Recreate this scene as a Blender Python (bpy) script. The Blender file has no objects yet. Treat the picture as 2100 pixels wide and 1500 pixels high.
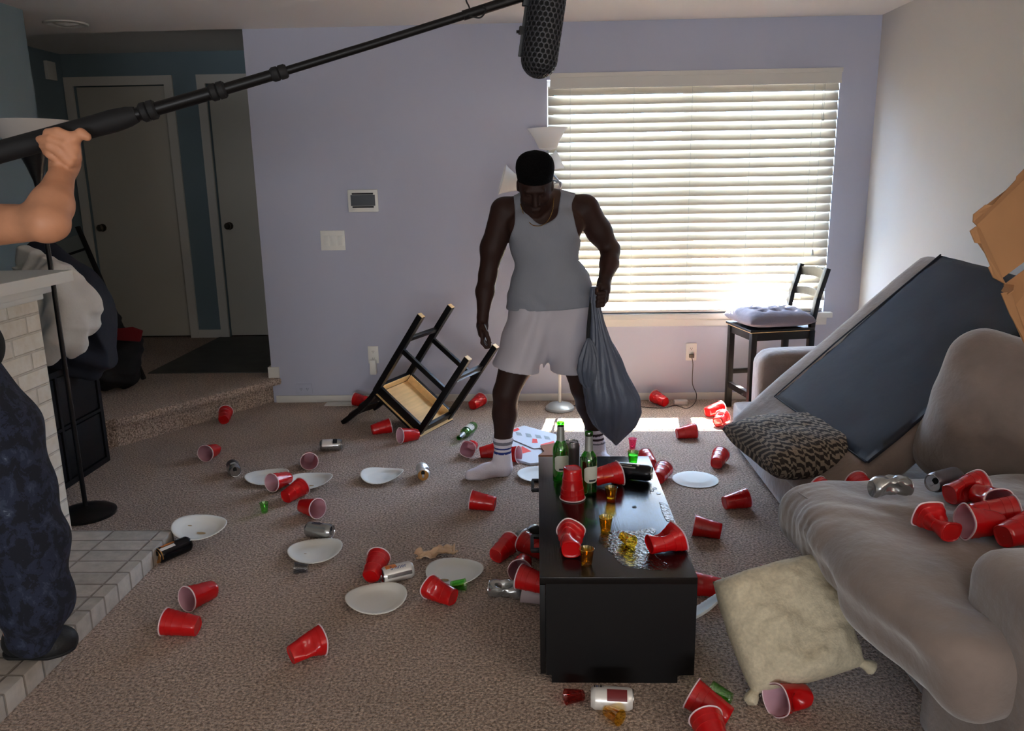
import bpy, bmesh, math, random
import numpy as np
from mathutils import Vector, Matrix, noise
random.seed(7)
C = bpy.context.scene.collection
PI = math.pi
# ------------------------------------------------------------------ camera, world, light, exposure
F = 1650.0
PITCH, YAW, ROLL, CAMH = 0.2293, -0.0327, -0.0163, 1.5015
def cam_axes():
    cy, sy, cp, sp = math.cos(YAW), math.sin(YAW), math.cos(PITCH), math.sin(PITCH)
    f = Vector((sy*cp, cy*cp, -sp)); rt = Vector((cy, -sy, 0)); up = rt.cross(f)
    cr, sr = math.cos(ROLL), math.sin(ROLL)
    return rt*cr + up*sr, -rt*sr + up*cr, f
RT, UP, FW = cam_axes()
cd = bpy.data.cameras.new('camera'); cd.sensor_width = 36; cd.sensor_fit = 'HORIZONTAL'; cd.lens = F*36/2100
cd.clip_start = 0.05; cd.clip_end = 200
cam = bpy.data.objects.new('camera', cd); C.objects.link(cam)
m = Matrix((RT, UP, -FW)).transposed().to_4x4(); m.translation = (0, 0, CAMH); cam.matrix_world = m
bpy.context.scene.camera = cam
vs = bpy.context.scene.view_settings
vs.view_transform = 'Standard'; vs.look = 'None'; vs.gamma = 1; vs.use_curve_mapping = False; vs.exposure = 0.45

w = bpy.data.worlds.new('sky'); bpy.context.scene.world = w; w.use_nodes = True
wn = w.node_tree.nodes; bg = wn['Background']
bg.inputs[0].default_value = (0.45, 0.63, 1.0, 1); bg.inputs[1].default_value = 38.0

def lamp(name, kind, loc, energy, color, **kw):
    l = bpy.data.lights.new(name, kind); l.energy = energy; l.color = color
    for k, v in kw.items(): setattr(l, k, v)
    o = bpy.data.objects.new(name, l); C.objects.link(o); o.location = loc; return o
sun = lamp('sun', 'SUN', (1, 9, 6), 300.0, (1.0, 0.86, 0.70), angle=0.009)
sun.rotation_euler = Vector((-0.075, -0.60, -0.93)).to_track_quat('-Z', 'Y').to_euler()
# sky light arriving at the front window, and two added fill lamps behind and beside the camera
wl = lamp('window_portal', 'AREA', (.99, 5.53, 1.35), 1.0, (1, 1, 1), shape='RECTANGLE', size=1.95, size_y=1.7)
wl.rotation_euler = (math.radians(-90), 0, 0); wl.data.cycles.is_portal = True
rl = lamp('rear_fill_light', 'AREA', (-.1, -6.15, 1.0), 255.0, (0.94, 0.97, 1.0), shape='RECTANGLE', size=3.2, size_y=1.8)  # added fill from behind; the rear wall has no window
rl.rotation_euler = (math.radians(118), 0, 0)
sl = lamp('side_fill_light', 'AREA', (2.10, -0.1, 1.5), 18.0, (1.0, 0.90, 0.80), shape='RECTANGLE', size=1.3, size_y=1.8)  # added warm fill, hung in front of the closed side shade
sl.rotation_euler = (0, math.radians(90), 0)

# ------------------------------------------------------------------ points seen in the photograph -> places in the room
def ray(u, v): return RT*((u-1050)/F) + UP*((750-v)/F) + FW
def gz(u, v, z=0.0):
    d = ray(u, v); return Vector((0, 0, CAMH)) + d*((z-CAMH)/d.z)
def gy(u, v, y):
    d = ray(u, v); return Vector((0, 0, CAMH)) + d*(y/d.y)

# ------------------------------------------------------------------ materials
def lin(c):
    return tuple(((x/255)/12.92 if x/255 <= .04045 else ((x/255+.055)/1.055)**2.4) for x in c)
def mat(name, rgb, rough=.6, metal=0, bump=0, bscale=60, var=0, vscale=8, coat=0, trans=0, ior=1.45, transl=0, tcol=None, sheen=0, spec=.5, bdist=.01, stretch=None):
    m = bpy.data.materials.new(name); m.use_nodes = True; nt = m.node_tree; n = nt.nodes; L = nt.links
    b = n['Principled BSDF']; out = n['Material Output']; col = lin(rgb)
    b.inputs['Base Color'].default_value = (*col, 1); b.inputs['Roughness'].default_value = rough
    b.inputs['Metallic'].default_value = metal; b.inputs['Coat Weight'].default_value = coat
    b.inputs['Transmission Weight'].default_value = trans; b.inputs['IOR'].default_value = ior
    b.inputs['Sheen Weight'].default_value = sheen; b.inputs['Specular IOR Level'].default_value = spec
    tc = n.new('ShaderNodeTexCoord'); mp = n.new('ShaderNodeMapping'); L.new(tc.outputs['Object'], mp.inputs[0])
    if stretch: mp.inputs['Scale'].default_value = stretch
    if var:
        no = n.new('ShaderNodeTexNoise'); no.inputs['Scale'].default_value = vscale; no.inputs['Detail'].default_value = 6
        L.new(mp.outputs[0], no.inputs[0])
        r = n.new('ShaderNodeValToRGB'); r.color_ramp.elements[0].position = .3; r.color_ramp.elements[1].position = .7
        r.color_ramp.elements[0].color = (*[c*(1-var) for c in col], 1); r.color_ramp.elements[1].color = (*[min(1, c*(1+var)) for c in col], 1)
        L.new(no.outputs[0], r.inputs[0]); L.new(r.outputs[0], b.inputs['Base Color'])
    if bump:
        nb = n.new('ShaderNodeTexNoise'); nb.inputs['Scale'].default_value = bscale; nb.inputs['Detail'].default_value = 4
        L.new(mp.outputs[0], nb.inputs[0])
        bu = n.new('ShaderNodeBump'); bu.inputs['Strength'].default_value = bump; bu.inputs['Distance'].default_value = bdist
        L.new(nb.outputs[0], bu.inputs['Height']); L.new(bu.outputs[0], b.inputs['Normal'])
    if transl:
        t = n.new('ShaderNodeBsdfTranslucent'); t.inputs[0].default_value = (*lin(tcol or rgb), 1)
        mx = n.new('ShaderNodeMixShader'); mx.inputs[0].default_value = transl
        L.new(b.outputs[0], mx.inputs[1]); L.new(t.outputs[0], mx.inputs[2]); L.new(mx.outputs[0], out.inputs[0])
    return m
def clear_mat(name, rgb, gloss=.12, rough=.05):
    m = bpy.data.materials.new(name); m.use_nodes = True; nt = m.node_tree; n = nt.nodes; L = nt.links
    out = n['Material Output']; n.remove(n['Principled BSDF'])
    t = n.new('ShaderNodeBsdfTransparent'); t.inputs[0].default_value = (*lin(rgb), 1)
    g = n.new('ShaderNodeBsdfGlossy'); g.inputs['Roughness'].default_value = rough
    lw = n.new('ShaderNodeLayerWeight'); lw.inputs[0].default_value = .5
    pw = n.new('ShaderNodeMath'); pw.operation = 'POWER'; pw.inputs[1].default_value = 5; L.new(lw.outputs['Facing'], pw.inputs[0])
    ad = n.new('ShaderNodeMath'); ad.operation = 'MULTIPLY_ADD'; ad.inputs[1].default_value = .85; ad.inputs[2].default_value = gloss*.5; L.new(pw.outputs[0], ad.inputs[0])
    mx = n.new('ShaderNodeMixShader'); L.new(ad.outputs[0], mx.inputs[0]); L.new(t.outputs[0], mx.inputs[1]); L.new(g.outputs[0], mx.inputs[2])
    L.new(mx.outputs[0], out.inputs[0]); return m

def carpet_mat():
    m = mat('beige_carpet', (158, 134, 118), .95, bump=1.0, bscale=110, bdist=.018, sheen=.3, spec=.1)
    nt = m.node_tree; n = nt.nodes; L = nt.links; b = n['Principled BSDF']; tc = n['Texture Coordinate']
    a = n.new('ShaderNodeTexNoise'); a.inputs['Scale'].default_value = 105; a.inputs['Detail'].default_value = 6; a.inputs['Roughness'].default_value = .75
    c = n.new('ShaderNodeTexNoise'); c.inputs['Scale'].default_value = 2.2; c.inputs['Detail'].default_value = 5
    L.new(tc.outputs['Object'], a.inputs[0]); L.new(tc.outputs['Object'], c.inputs[0])
    r = n.new('ShaderNodeValToRGB'); r.color_ramp.elements[0].position = .41; r.color_ramp.elements[1].position = .60
    r.color_ramp.elements[0].color = (*lin((120, 96, 80)), 1); r.color_ramp.elements[1].color = (*lin((236, 210, 190)), 1)
    L.new(a.outputs[0], r.inputs[0])
    r2 = n.new('ShaderNodeValToRGB'); r2.color_ramp.elements[0].position = .3; r2.color_ramp.elements[1].position = .7
    r2.color_ramp.elements[0].color = (.80, .78, .76, 1); r2.color_ramp.elements[1].color = (1, 1, 1, 1)
    L.new(c.outputs[0], r2.inputs[0])
    mx = n.new('ShaderNodeMix'); mx.data_type = 'RGBA'; mx.blend_type = 'MULTIPLY'; mx.inputs[0].default_value = 1
    L.new(r.outputs[0], mx.inputs[6]); L.new(r2.outputs[0], mx.inputs[7]); L.new(mx.outputs[2], b.inputs['Base Color'])
    return m
def brick_mat(name, order, bw, bh, off, c1, c2, mortar, msize=.012):
    m = mat(name, c1, .8); nt = m.node_tree; n = nt.nodes; L = nt.links; b = n['Principled BSDF']; tc = n['Texture Coordinate']
    sp = n.new('ShaderNodeSeparateXYZ'); cb = n.new('ShaderNodeCombineXYZ'); L.new(tc.outputs['Object'], sp.inputs[0])
    L.new(sp.outputs[order[0]], cb.inputs[0]); L.new(sp.outputs[order[1]], cb.inputs[1])
    br = n.new('ShaderNodeTexBrick'); br.offset = off; br.inputs['Scale'].default_value = 1
    br.inputs['Brick Width'].default_value = bw; br.inputs['Row Height'].default_value = bh; br.inputs['Mortar Size'].default_value = msize/2
    br.inputs['Mortar Smooth'].default_value = .6
    br.inputs['Color1'].default_value = (*lin(c1), 1); br.inputs['Color2'].default_value = (*lin(c2), 1); br.inputs['Mortar'].default_value = (*lin(mortar), 1)
    L.new(cb.outputs[0], br.inputs['Vector'])
    no = n.new('ShaderNodeTexNoise'); no.inputs['Scale'].default_value = 25; no.inputs['Detail'].default_value = 6; L.new(tc.outputs['Object'], no.inputs[0])
    mx = n.new('ShaderNodeMix'); mx.data_type = 'RGBA'; mx.blend_type = 'OVERLAY'; mx.inputs[0].default_value = .35
    L.new(br.outputs['Color'], mx.inputs[6]); L.new(no.outputs[0], mx.inputs[7]); L.new(mx.outputs[2], b.inputs['Base Color'])
    iv = n.new('ShaderNodeMath'); iv.operation = 'SUBTRACT'; iv.inputs[0].default_value = 1.2; L.new(br.outputs['Fac'], iv.inputs[1])
    ad = n.new('ShaderNodeMath'); ad.operation = 'MULTIPLY_ADD'; L.new(no.outputs[0], ad.inputs[0]); ad.inputs[1].default_value = .5; L.new(iv.outputs[0], ad.inputs[2])
    bu = n.new('ShaderNodeBump'); bu.inputs['Strength'].default_value = .7; bu.inputs['Distance'].default_value = .008
    L.new(ad.outputs[0], bu.inputs['Height']); L.new(bu.outputs[0], b.inputs['Normal']); return m
def slat_mat():
    return mat('blind_slat_white', (226, 218, 200), .5, transl=.04, tcol=(250, 236, 205))
def camo_mat():
    m = mat('navy_camouflage', (22, 26, 40), .9); nt = m.node_tree; n = nt.nodes; L = nt.links; b = n['Principled BSDF']; tc = n['Texture Coordinate']
    v = n.new('ShaderNodeTexNoise'); v.inputs['Scale'].default_value = 26; v.inputs['Detail'].default_value = 8; v.inputs['Distortion'].default_value = .4; v.inputs['Roughness'].default_value = .7
    mp = n.new('ShaderNodeMapping'); mp.inputs['Scale'].default_value = (1, 1, .8); L.new(tc.outputs['Object'], mp.inputs[0]); L.new(mp.outputs[0], v.inputs[0])
    r = n.new('ShaderNodeValToRGB'); r.color_ramp.interpolation = 'CONSTANT'; e = r.color_ramp.elements
    e[0].position = 0; e[0].color = (*lin((17, 20, 32)), 1); e[1].position = .50; e[1].color = (*lin((32, 38, 58)), 1)
    x = e.new(.60); x.color = (*lin((46, 54, 72)), 1); y = e.new(.68); y.color = (*lin((96, 104, 118)), 1)
    L.new(v.outputs[0], r.inputs[0]); L.new(r.outputs[0], b.inputs['Base Color']); return m
def kilim_mat():
    m = mat('kilim_weave', (80, 70, 62), .9, bump=.5, bscale=160); nt = m.node_tree; n = nt.nodes; L = nt.links; b = n['Principled BSDF']; tc = n['Texture Coordinate']
    ck = n.new('ShaderNodeTexWave'); ck.wave_type = 'BANDS'; ck.bands_direction = 'X'; ck.inputs['Scale'].default_value = 9; ck.inputs['Distortion'].default_value = 0
    L.new(tc.outputs['Object'], ck.inputs[0])
    c2 = n.new('ShaderNodeTexChecker'); c2.inputs['Scale'].default_value = 46; L.new(tc.outputs['Object'], c2.inputs[0])
    w2 = n.new('ShaderNodeTexWave'); w2.wave_type = 'BANDS'; w2.bands_direction = 'DIAGONAL'; w2.wave_profile = 'TRI'; w2.inputs['Scale'].default_value = 16; L.new(tc.outputs['Object'], w2.inputs[0])
    g = n.new('ShaderNodeMath'); g.operation = 'GREATER_THAN'; g.inputs[1].default_value = .55; L.new(ck.outputs[1], g.inputs[0])
    g2 = n.new('ShaderNodeMath'); g2.operation = 'GREATER_THAN'; g2.inputs[1].default_value = .6; L.new(w2.outputs[1], g2.inputs[0])
    mx = n.new('ShaderNodeMix'); mx.data_type = 'FLOAT'; L.new(g.outputs[0], mx.inputs[0]); L.new(c2.outputs[1], mx.inputs[2]); L.new(g2.outputs[0], mx.inputs[3])
    r = n.new('ShaderNodeValToRGB'); r.color_ramp.elements[0].color = (*lin((50, 42, 37)), 1); r.color_ramp.elements[1].color = (*lin((140, 126, 110)), 1)
    L.new(mx.outputs[0], r.inputs[0]); L.new(r.outputs[0], b.inputs['Base Color']); return m
def table_mat():
    m = mat('black_brown_veneer', (12, 11, 12), .2, spec=.42, coat=0); nt = m.node_tree; n = nt.nodes; L = nt.links; b = n['Principled BSDF']; tc = n['Texture Coordinate']
    b.inputs['Coat Roughness'].default_value = .08
    mp = n.new('ShaderNodeMapping'); mp.inputs['Scale'].default_value = (150, 4, 150); L.new(tc.outputs['Object'], mp.inputs[0])
    no = n.new('ShaderNodeTexNoise'); no.inputs['Scale'].default_value = 1.5; no.inputs['Detail'].default_value = 5; L.new(mp.outputs[0], no.inputs[0])
    bu = n.new('ShaderNodeBump'); bu.inputs['Strength'].default_value = .25; bu.inputs['Distance'].default_value = .0015
    L.new(no.outputs[0], bu.inputs['Height']); L.new(bu.outputs[0], b.inputs['Normal'])
    L.new(bu.outputs[0], b.inputs['Coat Normal']); return m
M = dict(
 wall=mat('lavender_grey_paint', (180, 182, 198), .85, bump=.15, bscale=180, bdist=.002),
 hallwall=mat('teal_grey_paint', (122, 140, 148), .85, bump=.15, bscale=180, bdist=.002),
 rwall=mat('pale_grey_paint', (200, 196, 193), .85, bump=.15, bscale=180, bdist=.002),
 ceil=mat('white_ceiling_paint', (236, 230, 224), .95, bump=.3, bscale=120, bdist=.003),
 carpet=carpet_mat(), trim=mat('white_trim_paint', (218, 214, 206), .5),
 door=mat('off_white_door_paint', (205, 200, 188), .55, bump=.08, bscale=90, bdist=.002),
 slate=mat('dark_entry_tile', (66, 66, 62), .55, var=.25, vscale=6),
 brick=brick_mat('painted_white_brick', (1, 2), .205, .072, .5, (224, 214, 198), (212, 202, 186), (202, 192, 176)),
 hearth=brick_mat('hearth_brick_grey_paint', (0, 1), .2, .092, 0, (186, 178, 168), (168, 160, 150), (140, 131, 121)),
 brass=mat('dull_metal', (120, 112, 100), .3, 1), black=mat('black_lacquer', (10, 9, 10), .42, spec=.35),
 blackmatte=mat('black_matte', (14, 14, 16), .7), shelf=mat('black_shelf', (10, 10, 13), .6, spec=.3),
 slat=slat_mat(), white=mat('white_plastic', (226, 224, 216), .4), cord=mat('cord_white', (200, 198, 190), .6),
 shade=mat('cream_roller_shade', (235, 224, 200), .9), glass=clear_mat('window_glass', (245, 250, 250), .03), vinyl=mat('white_vinyl', (200, 196, 188), .5),
 ground=mat('outside_paving', (196, 182, 160), .9, var=.2, vscale=2),
 table=table_mat(), pine=mat('bare_pine', (226, 186, 128), .6, var=.12, vscale=5, stretch=(1, 8, 8)),
 chrome=mat('brushed_plate', (190, 192, 196), .3, 1),
 skin=mat('dark_brown_skin', (46, 26, 20), .6, spec=.3, bump=.1, bscale=120, var=.12, vscale=9, bdist=.002), hair=mat('black_hair', (9, 8, 8), .9, bump=1, bscale=260, spec=.1),
 skin2=mat('light_tanned_skin', (196, 138, 104), .5, bump=.3, bscale=70, var=.12, vscale=14, bdist=.002),
 tank=mat('grey_ribbed_cotton', (132, 134, 142), .9, bump=.25, bscale=45, stretch=(6, 6, .6)),
 shorts=mat('white_cotton_shorts', (186, 180, 186), .85, bump=.4, bscale=9, bdist=.012),
 sock=mat('white_sock', (222, 214, 222), .9, bump=.3, bscale=160), blue=mat('blue_stripe', (30, 50, 120), .9), grey=mat('grey_stripe', (120, 116, 126), .9), darkstripe=mat('dark_stripe', (60, 40, 46), .9),
 gold=mat('gold_chain', (220, 180, 110), .25, 1),
 bag=mat('grey_bin_liner', (92, 98, 112), .38, bump=.8, bscale=9, bdist=.02, stretch=(1.6, 1.6, .6), transl=.22, tcol=(130, 130, 150)),
 camo=camo_mat(), boot=mat('black_boot', (16, 17, 19), .6, bump=.3, bscale=60), olive=mat('black_olive_shirt', (26, 26, 22), .9),
 lampwhite=mat('frosted_white_shade', (238, 234, 228), .4, transl=.5), silver=mat('silver_grey_paint', (170, 178, 184), .35, .4),
 lampblack=mat('black_lamp_metal', (22, 20, 20), .35, .3), shadegrey=mat('frosted_glass_bowl', (225, 218, 212), .3, transl=.3),
 sofa=mat('taupe_microfibre', (132, 117, 108), .95, bump=.6, bscale=14, var=.16, vscale=6, sheen=.6, spec=.15, bdist=.012),
 under=mat('dark_dustcover', (31, 34, 44), .75, bump=.3, bscale=8, bdist=.01), cushiongrey=mat('grey_chair_pad', (118, 112, 122), .9, bump=.2, bscale=90),
 kilim=kilim_mat(), cream=mat('cream_linen', (206, 194, 166), .95, bump=.6, bscale=150, var=.12, vscale=90, bdist=.003),
 card=mat('corrugated_card', (178, 130, 88), .85, var=.06, vscale=4), carddark=mat('grease_stain', (120, 72, 40), .8),
 red=mat('red_plastic', (196, 14, 18), .25, coat=.4, transl=.12, tcol=(240, 20, 30)), lining=mat('pink_lit_lining', (226, 186, 200), .35, transl=.35, tcol=(240, 170, 190)),  # white lining tinted pink: glow through the red wall put into its colour
 rim=mat('pale_rolled_rim', (232, 205, 208), .35),
 plate=mat('white_paper_plate', (232, 230, 222), .8), stain=mat('sauce_stain', (176, 150, 110), .8),
 alu=mat('bare_aluminium', (196, 196, 198), .22, 1), aludark=mat('can_opening_dark', (10, 9, 9), .8), golda=mat('gold_anodised_lid', (200, 150, 90), .3, .9),
 green=clear_mat('green_bottle_glass', (128, 222, 96), .3), foil=mat('silver_neck_label', (150, 152, 146), .45, .5), paperlab=mat('grey_paper_label', (186, 186, 172), .7),
 amber=clear_mat('amber_plastic', (255, 234, 160), .25), yellow=clear_mat('yellow_plastic', (252, 232, 130), .2), gshot=clear_mat('green_plastic', (200, 250, 185), .25), clearp=clear_mat('clear_plastic', (225, 228, 232), .15), pinkp=clear_mat('pink_plastic', (250, 170, 200), .12), redp=clear_mat('red_clear_plastic', (240, 170, 165), .1),
 frost=mat('frosted_plastic', (196, 178, 178), .4, transl=.5), liquid=mat('spilled_liquid', (20, 16, 12), .04, bump=1, bscale=70, bdist=.006, spec=.45),
 napkin=mat('brown_paper', (226, 192, 158), .9), paper=mat('flyer_paper', (214, 216, 222), .5), redink=mat('red_print', (226, 60, 50), .5), greyink=mat('grey_print', (150, 158, 160), .6),
 ink=mat('black_ink', (20, 20, 24), .6), blueink=mat('blue_ink', (40, 56, 120), .6), cloth=mat('white_jacket_cloth', (214, 208, 200), .9, bump=.5, bscale=12, bdist=.01),
 navycloth=mat('dark_coat_cloth', (28, 32, 44), .9, bump=.4, bscale=12), blackcloth=mat('black_nylon', (12, 12, 15), .8, bump=.3, bscale=30), redcloth=mat('dark_red_cloth', (112, 12, 20), .85),
 board=mat('grey_board', (120, 126, 124), .7), screen=mat('dark_display', (60, 64, 70), .3), plug=mat('brown_plug', (60, 46, 40), .5),
)
CANS = {
 'white': mat('white_printed_can', (224, 220, 214), .3, .3), 'black': mat('black_printed_can', (18, 18, 22), .25, .4),
 'silver': mat('silver_printed_can', (170, 170, 168), .25, .8), 'grey': mat('grey_printed_can', (110, 106, 112), .3, .7),
}
ORANGE = mat('orange_print', (220, 130, 60), .35, .3); MAROON = mat('maroon_print', (110, 34, 36), .4)

# ------------------------------------------------------------------ mesh helpers
def tag(o, label=None, cat=None, group=None, kind=None):
    if label: o['label'] = label
    if cat: o['category'] = cat
    if group: o['group'] = group
    if kind: o['kind'] = kind
    return o
def link(name, me, mt=None, parent=None):
    o = bpy.data.objects.new(name, me); C.objects.link(o)
    if mt is not None:
        for x in (mt if isinstance(mt, (list, tuple)) else [mt]): me.materials.append(x)
    if parent: o.parent = parent
    return o
def obj(name, bm, mt, parent=None, smooth=True, bevel=0, angle=40):
    if bevel:
        bmesh.ops.bevel(bm, geom=[e for e in bm.edges], offset=bevel, segments=2, affect='EDGES', profile=.6, clamp_overlap=True)
    bmesh.ops.recalc_face_normals(bm, faces=bm.faces)
    me = bpy.data.meshes.new(name); bm.to_mesh(me); bm.free()
    if smooth:
        me.polygons.foreach_set('use_smooth', [True]*len(me.polygons))
        try: me.set_sharp_from_angle(angle=math.radians(angle))
        except Exception: pass
    return link(name, me, mt, parent)
def empty(name, loc=(0, 0, 0), rz=0, mtx=None, **t):
    o = bpy.data.objects.new(name, None); C.objects.link(o)
    if mtx is not None: o.matrix_world = mtx
    else: o.location = loc; o.rotation_euler = (0, 0, rz)
    tag(o, **t); return o
def box(bm, x0, x1, y0, y1, z0, z1, mi=0):
    v = [bm.verts.new(p) for p in ((x0, y0, z0), (x1, y0, z0), (x1, y1, z0), (x0, y1, z0), (x0, y0, z1), (x1, y0, z1), (x1, y1, z1), (x0, y1, z1))]
    for f in ((0, 3, 2, 1), (4, 5, 6, 7), (0, 1, 5, 4), (1, 2, 6, 5), (2, 3, 7, 6), (3, 0, 4, 7)):
        bm.faces.new([v[i] for i in f]).material_index = mi
    return v
def B(*a, **k):
    bm = bmesh.new(); box(bm, *a, **k); return bm
def bar(bm, a, b, wx, wy, side=None):
    a, b = Vector(a), Vector(b); d = (b-a).normalized()
    s = Vector(side) if side else (Vector((1, 0, 0)) if abs(d.x) < .9 else Vector((0, 1, 0)))
    s = (s - d*s.dot(d)).normalized(); t = d.cross(s)
    q = [[bm.verts.new(p + s*i*wx/2 + t*j*wy/2) for i, j in ((-1, -1), (1, -1), (1, 1), (-1, 1))] for p in (a, b)]
    bm.faces.new(q[0][::-1]); bm.faces.new(q[1])
    for i in range(4): bm.faces.new((q[0][i], q[0][(i+1) % 4], q[1][(i+1) % 4], q[1][i]))
def tube(bm, pts, rad, n=12, caps=True):
    pts = [Vector(p) for p in pts]; rings = []; u = None
    for i, p in enumerate(pts):
        d = (pts[min(i+1, len(pts)-1)] - pts[max(i-1, 0)]).normalized()
        if u is None: u = d.orthogonal().normalized()
        u = (u - d*u.dot(d)).normalized(); v = d.cross(u); r = rad[i] if isinstance(rad, (list, tuple)) else rad
        rings.append([bm.verts.new(p + (u*math.cos(a) + v*math.sin(a))*r) for a in [2*PI*k/n for k in range(n)]])
    for a, b in zip(rings, rings[1:]):
        for k in range(n): bm.faces.new((a[k], a[(k+1) % n], b[(k+1) % n], b[k]))
    if caps: bm.faces.new(rings[0][::-1]); bm.faces.new(rings[-1])
def lathe(bm, prof, n=32, closed=False, mi=0, shape=None, z0cap=False, z1cap=False):
    rings = []
    for r, z in prof:
        ring = []
        for k in range(n):
            a = 2*PI*k/n; rr = r
            p = Vector((rr*math.cos(a), rr*math.sin(a), z))
            if shape: p = shape(p, a, r, z)
            ring.append(bm.verts.new(p))
        rings.append(ring)
    for a, b in zip(rings, rings[1:]):
        for k in range(n): bm.faces.new((a[k], a[(k+1) % n], b[(k+1) % n], b[k])).material_index = mi
    if z0cap: bm.faces.new(rings[0][::-1]).material_index = mi
    if z1cap: bm.faces.new(rings[-1]).material_index = mi
    return rings
def prism(bm, pts, z0, z1, mi=0):
    a = [bm.verts.new((p[0], p[1], z0)) for p in pts]; b = [bm.verts.new((p[0], p[1], z1)) for p in pts]; n = len(pts)
    bm.faces.new(a[::-1]).material_index = mi; bm.faces.new(b).material_index = mi
    for i in range(n): bm.faces.new((a[i], a[(i+1) % n], b[(i+1) % n], b[i])).material_index = mi
def struct(name, bm, mt, parent=None, **k):
    k.setdefault('smooth', False); o = obj(name, bm, mt, parent, **k)
    if parent is None: o['kind'] = 'structure'
    return o
def frame_mtx(loc, x, z):
    x = Vector(x).normalized(); z = Vector(z); z = (z - x*z.dot(x)).normalized(); y = z.cross(x)
    m = Matrix((x, y, z)).transposed().to_4x4(); m.translation = loc; return m

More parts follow.
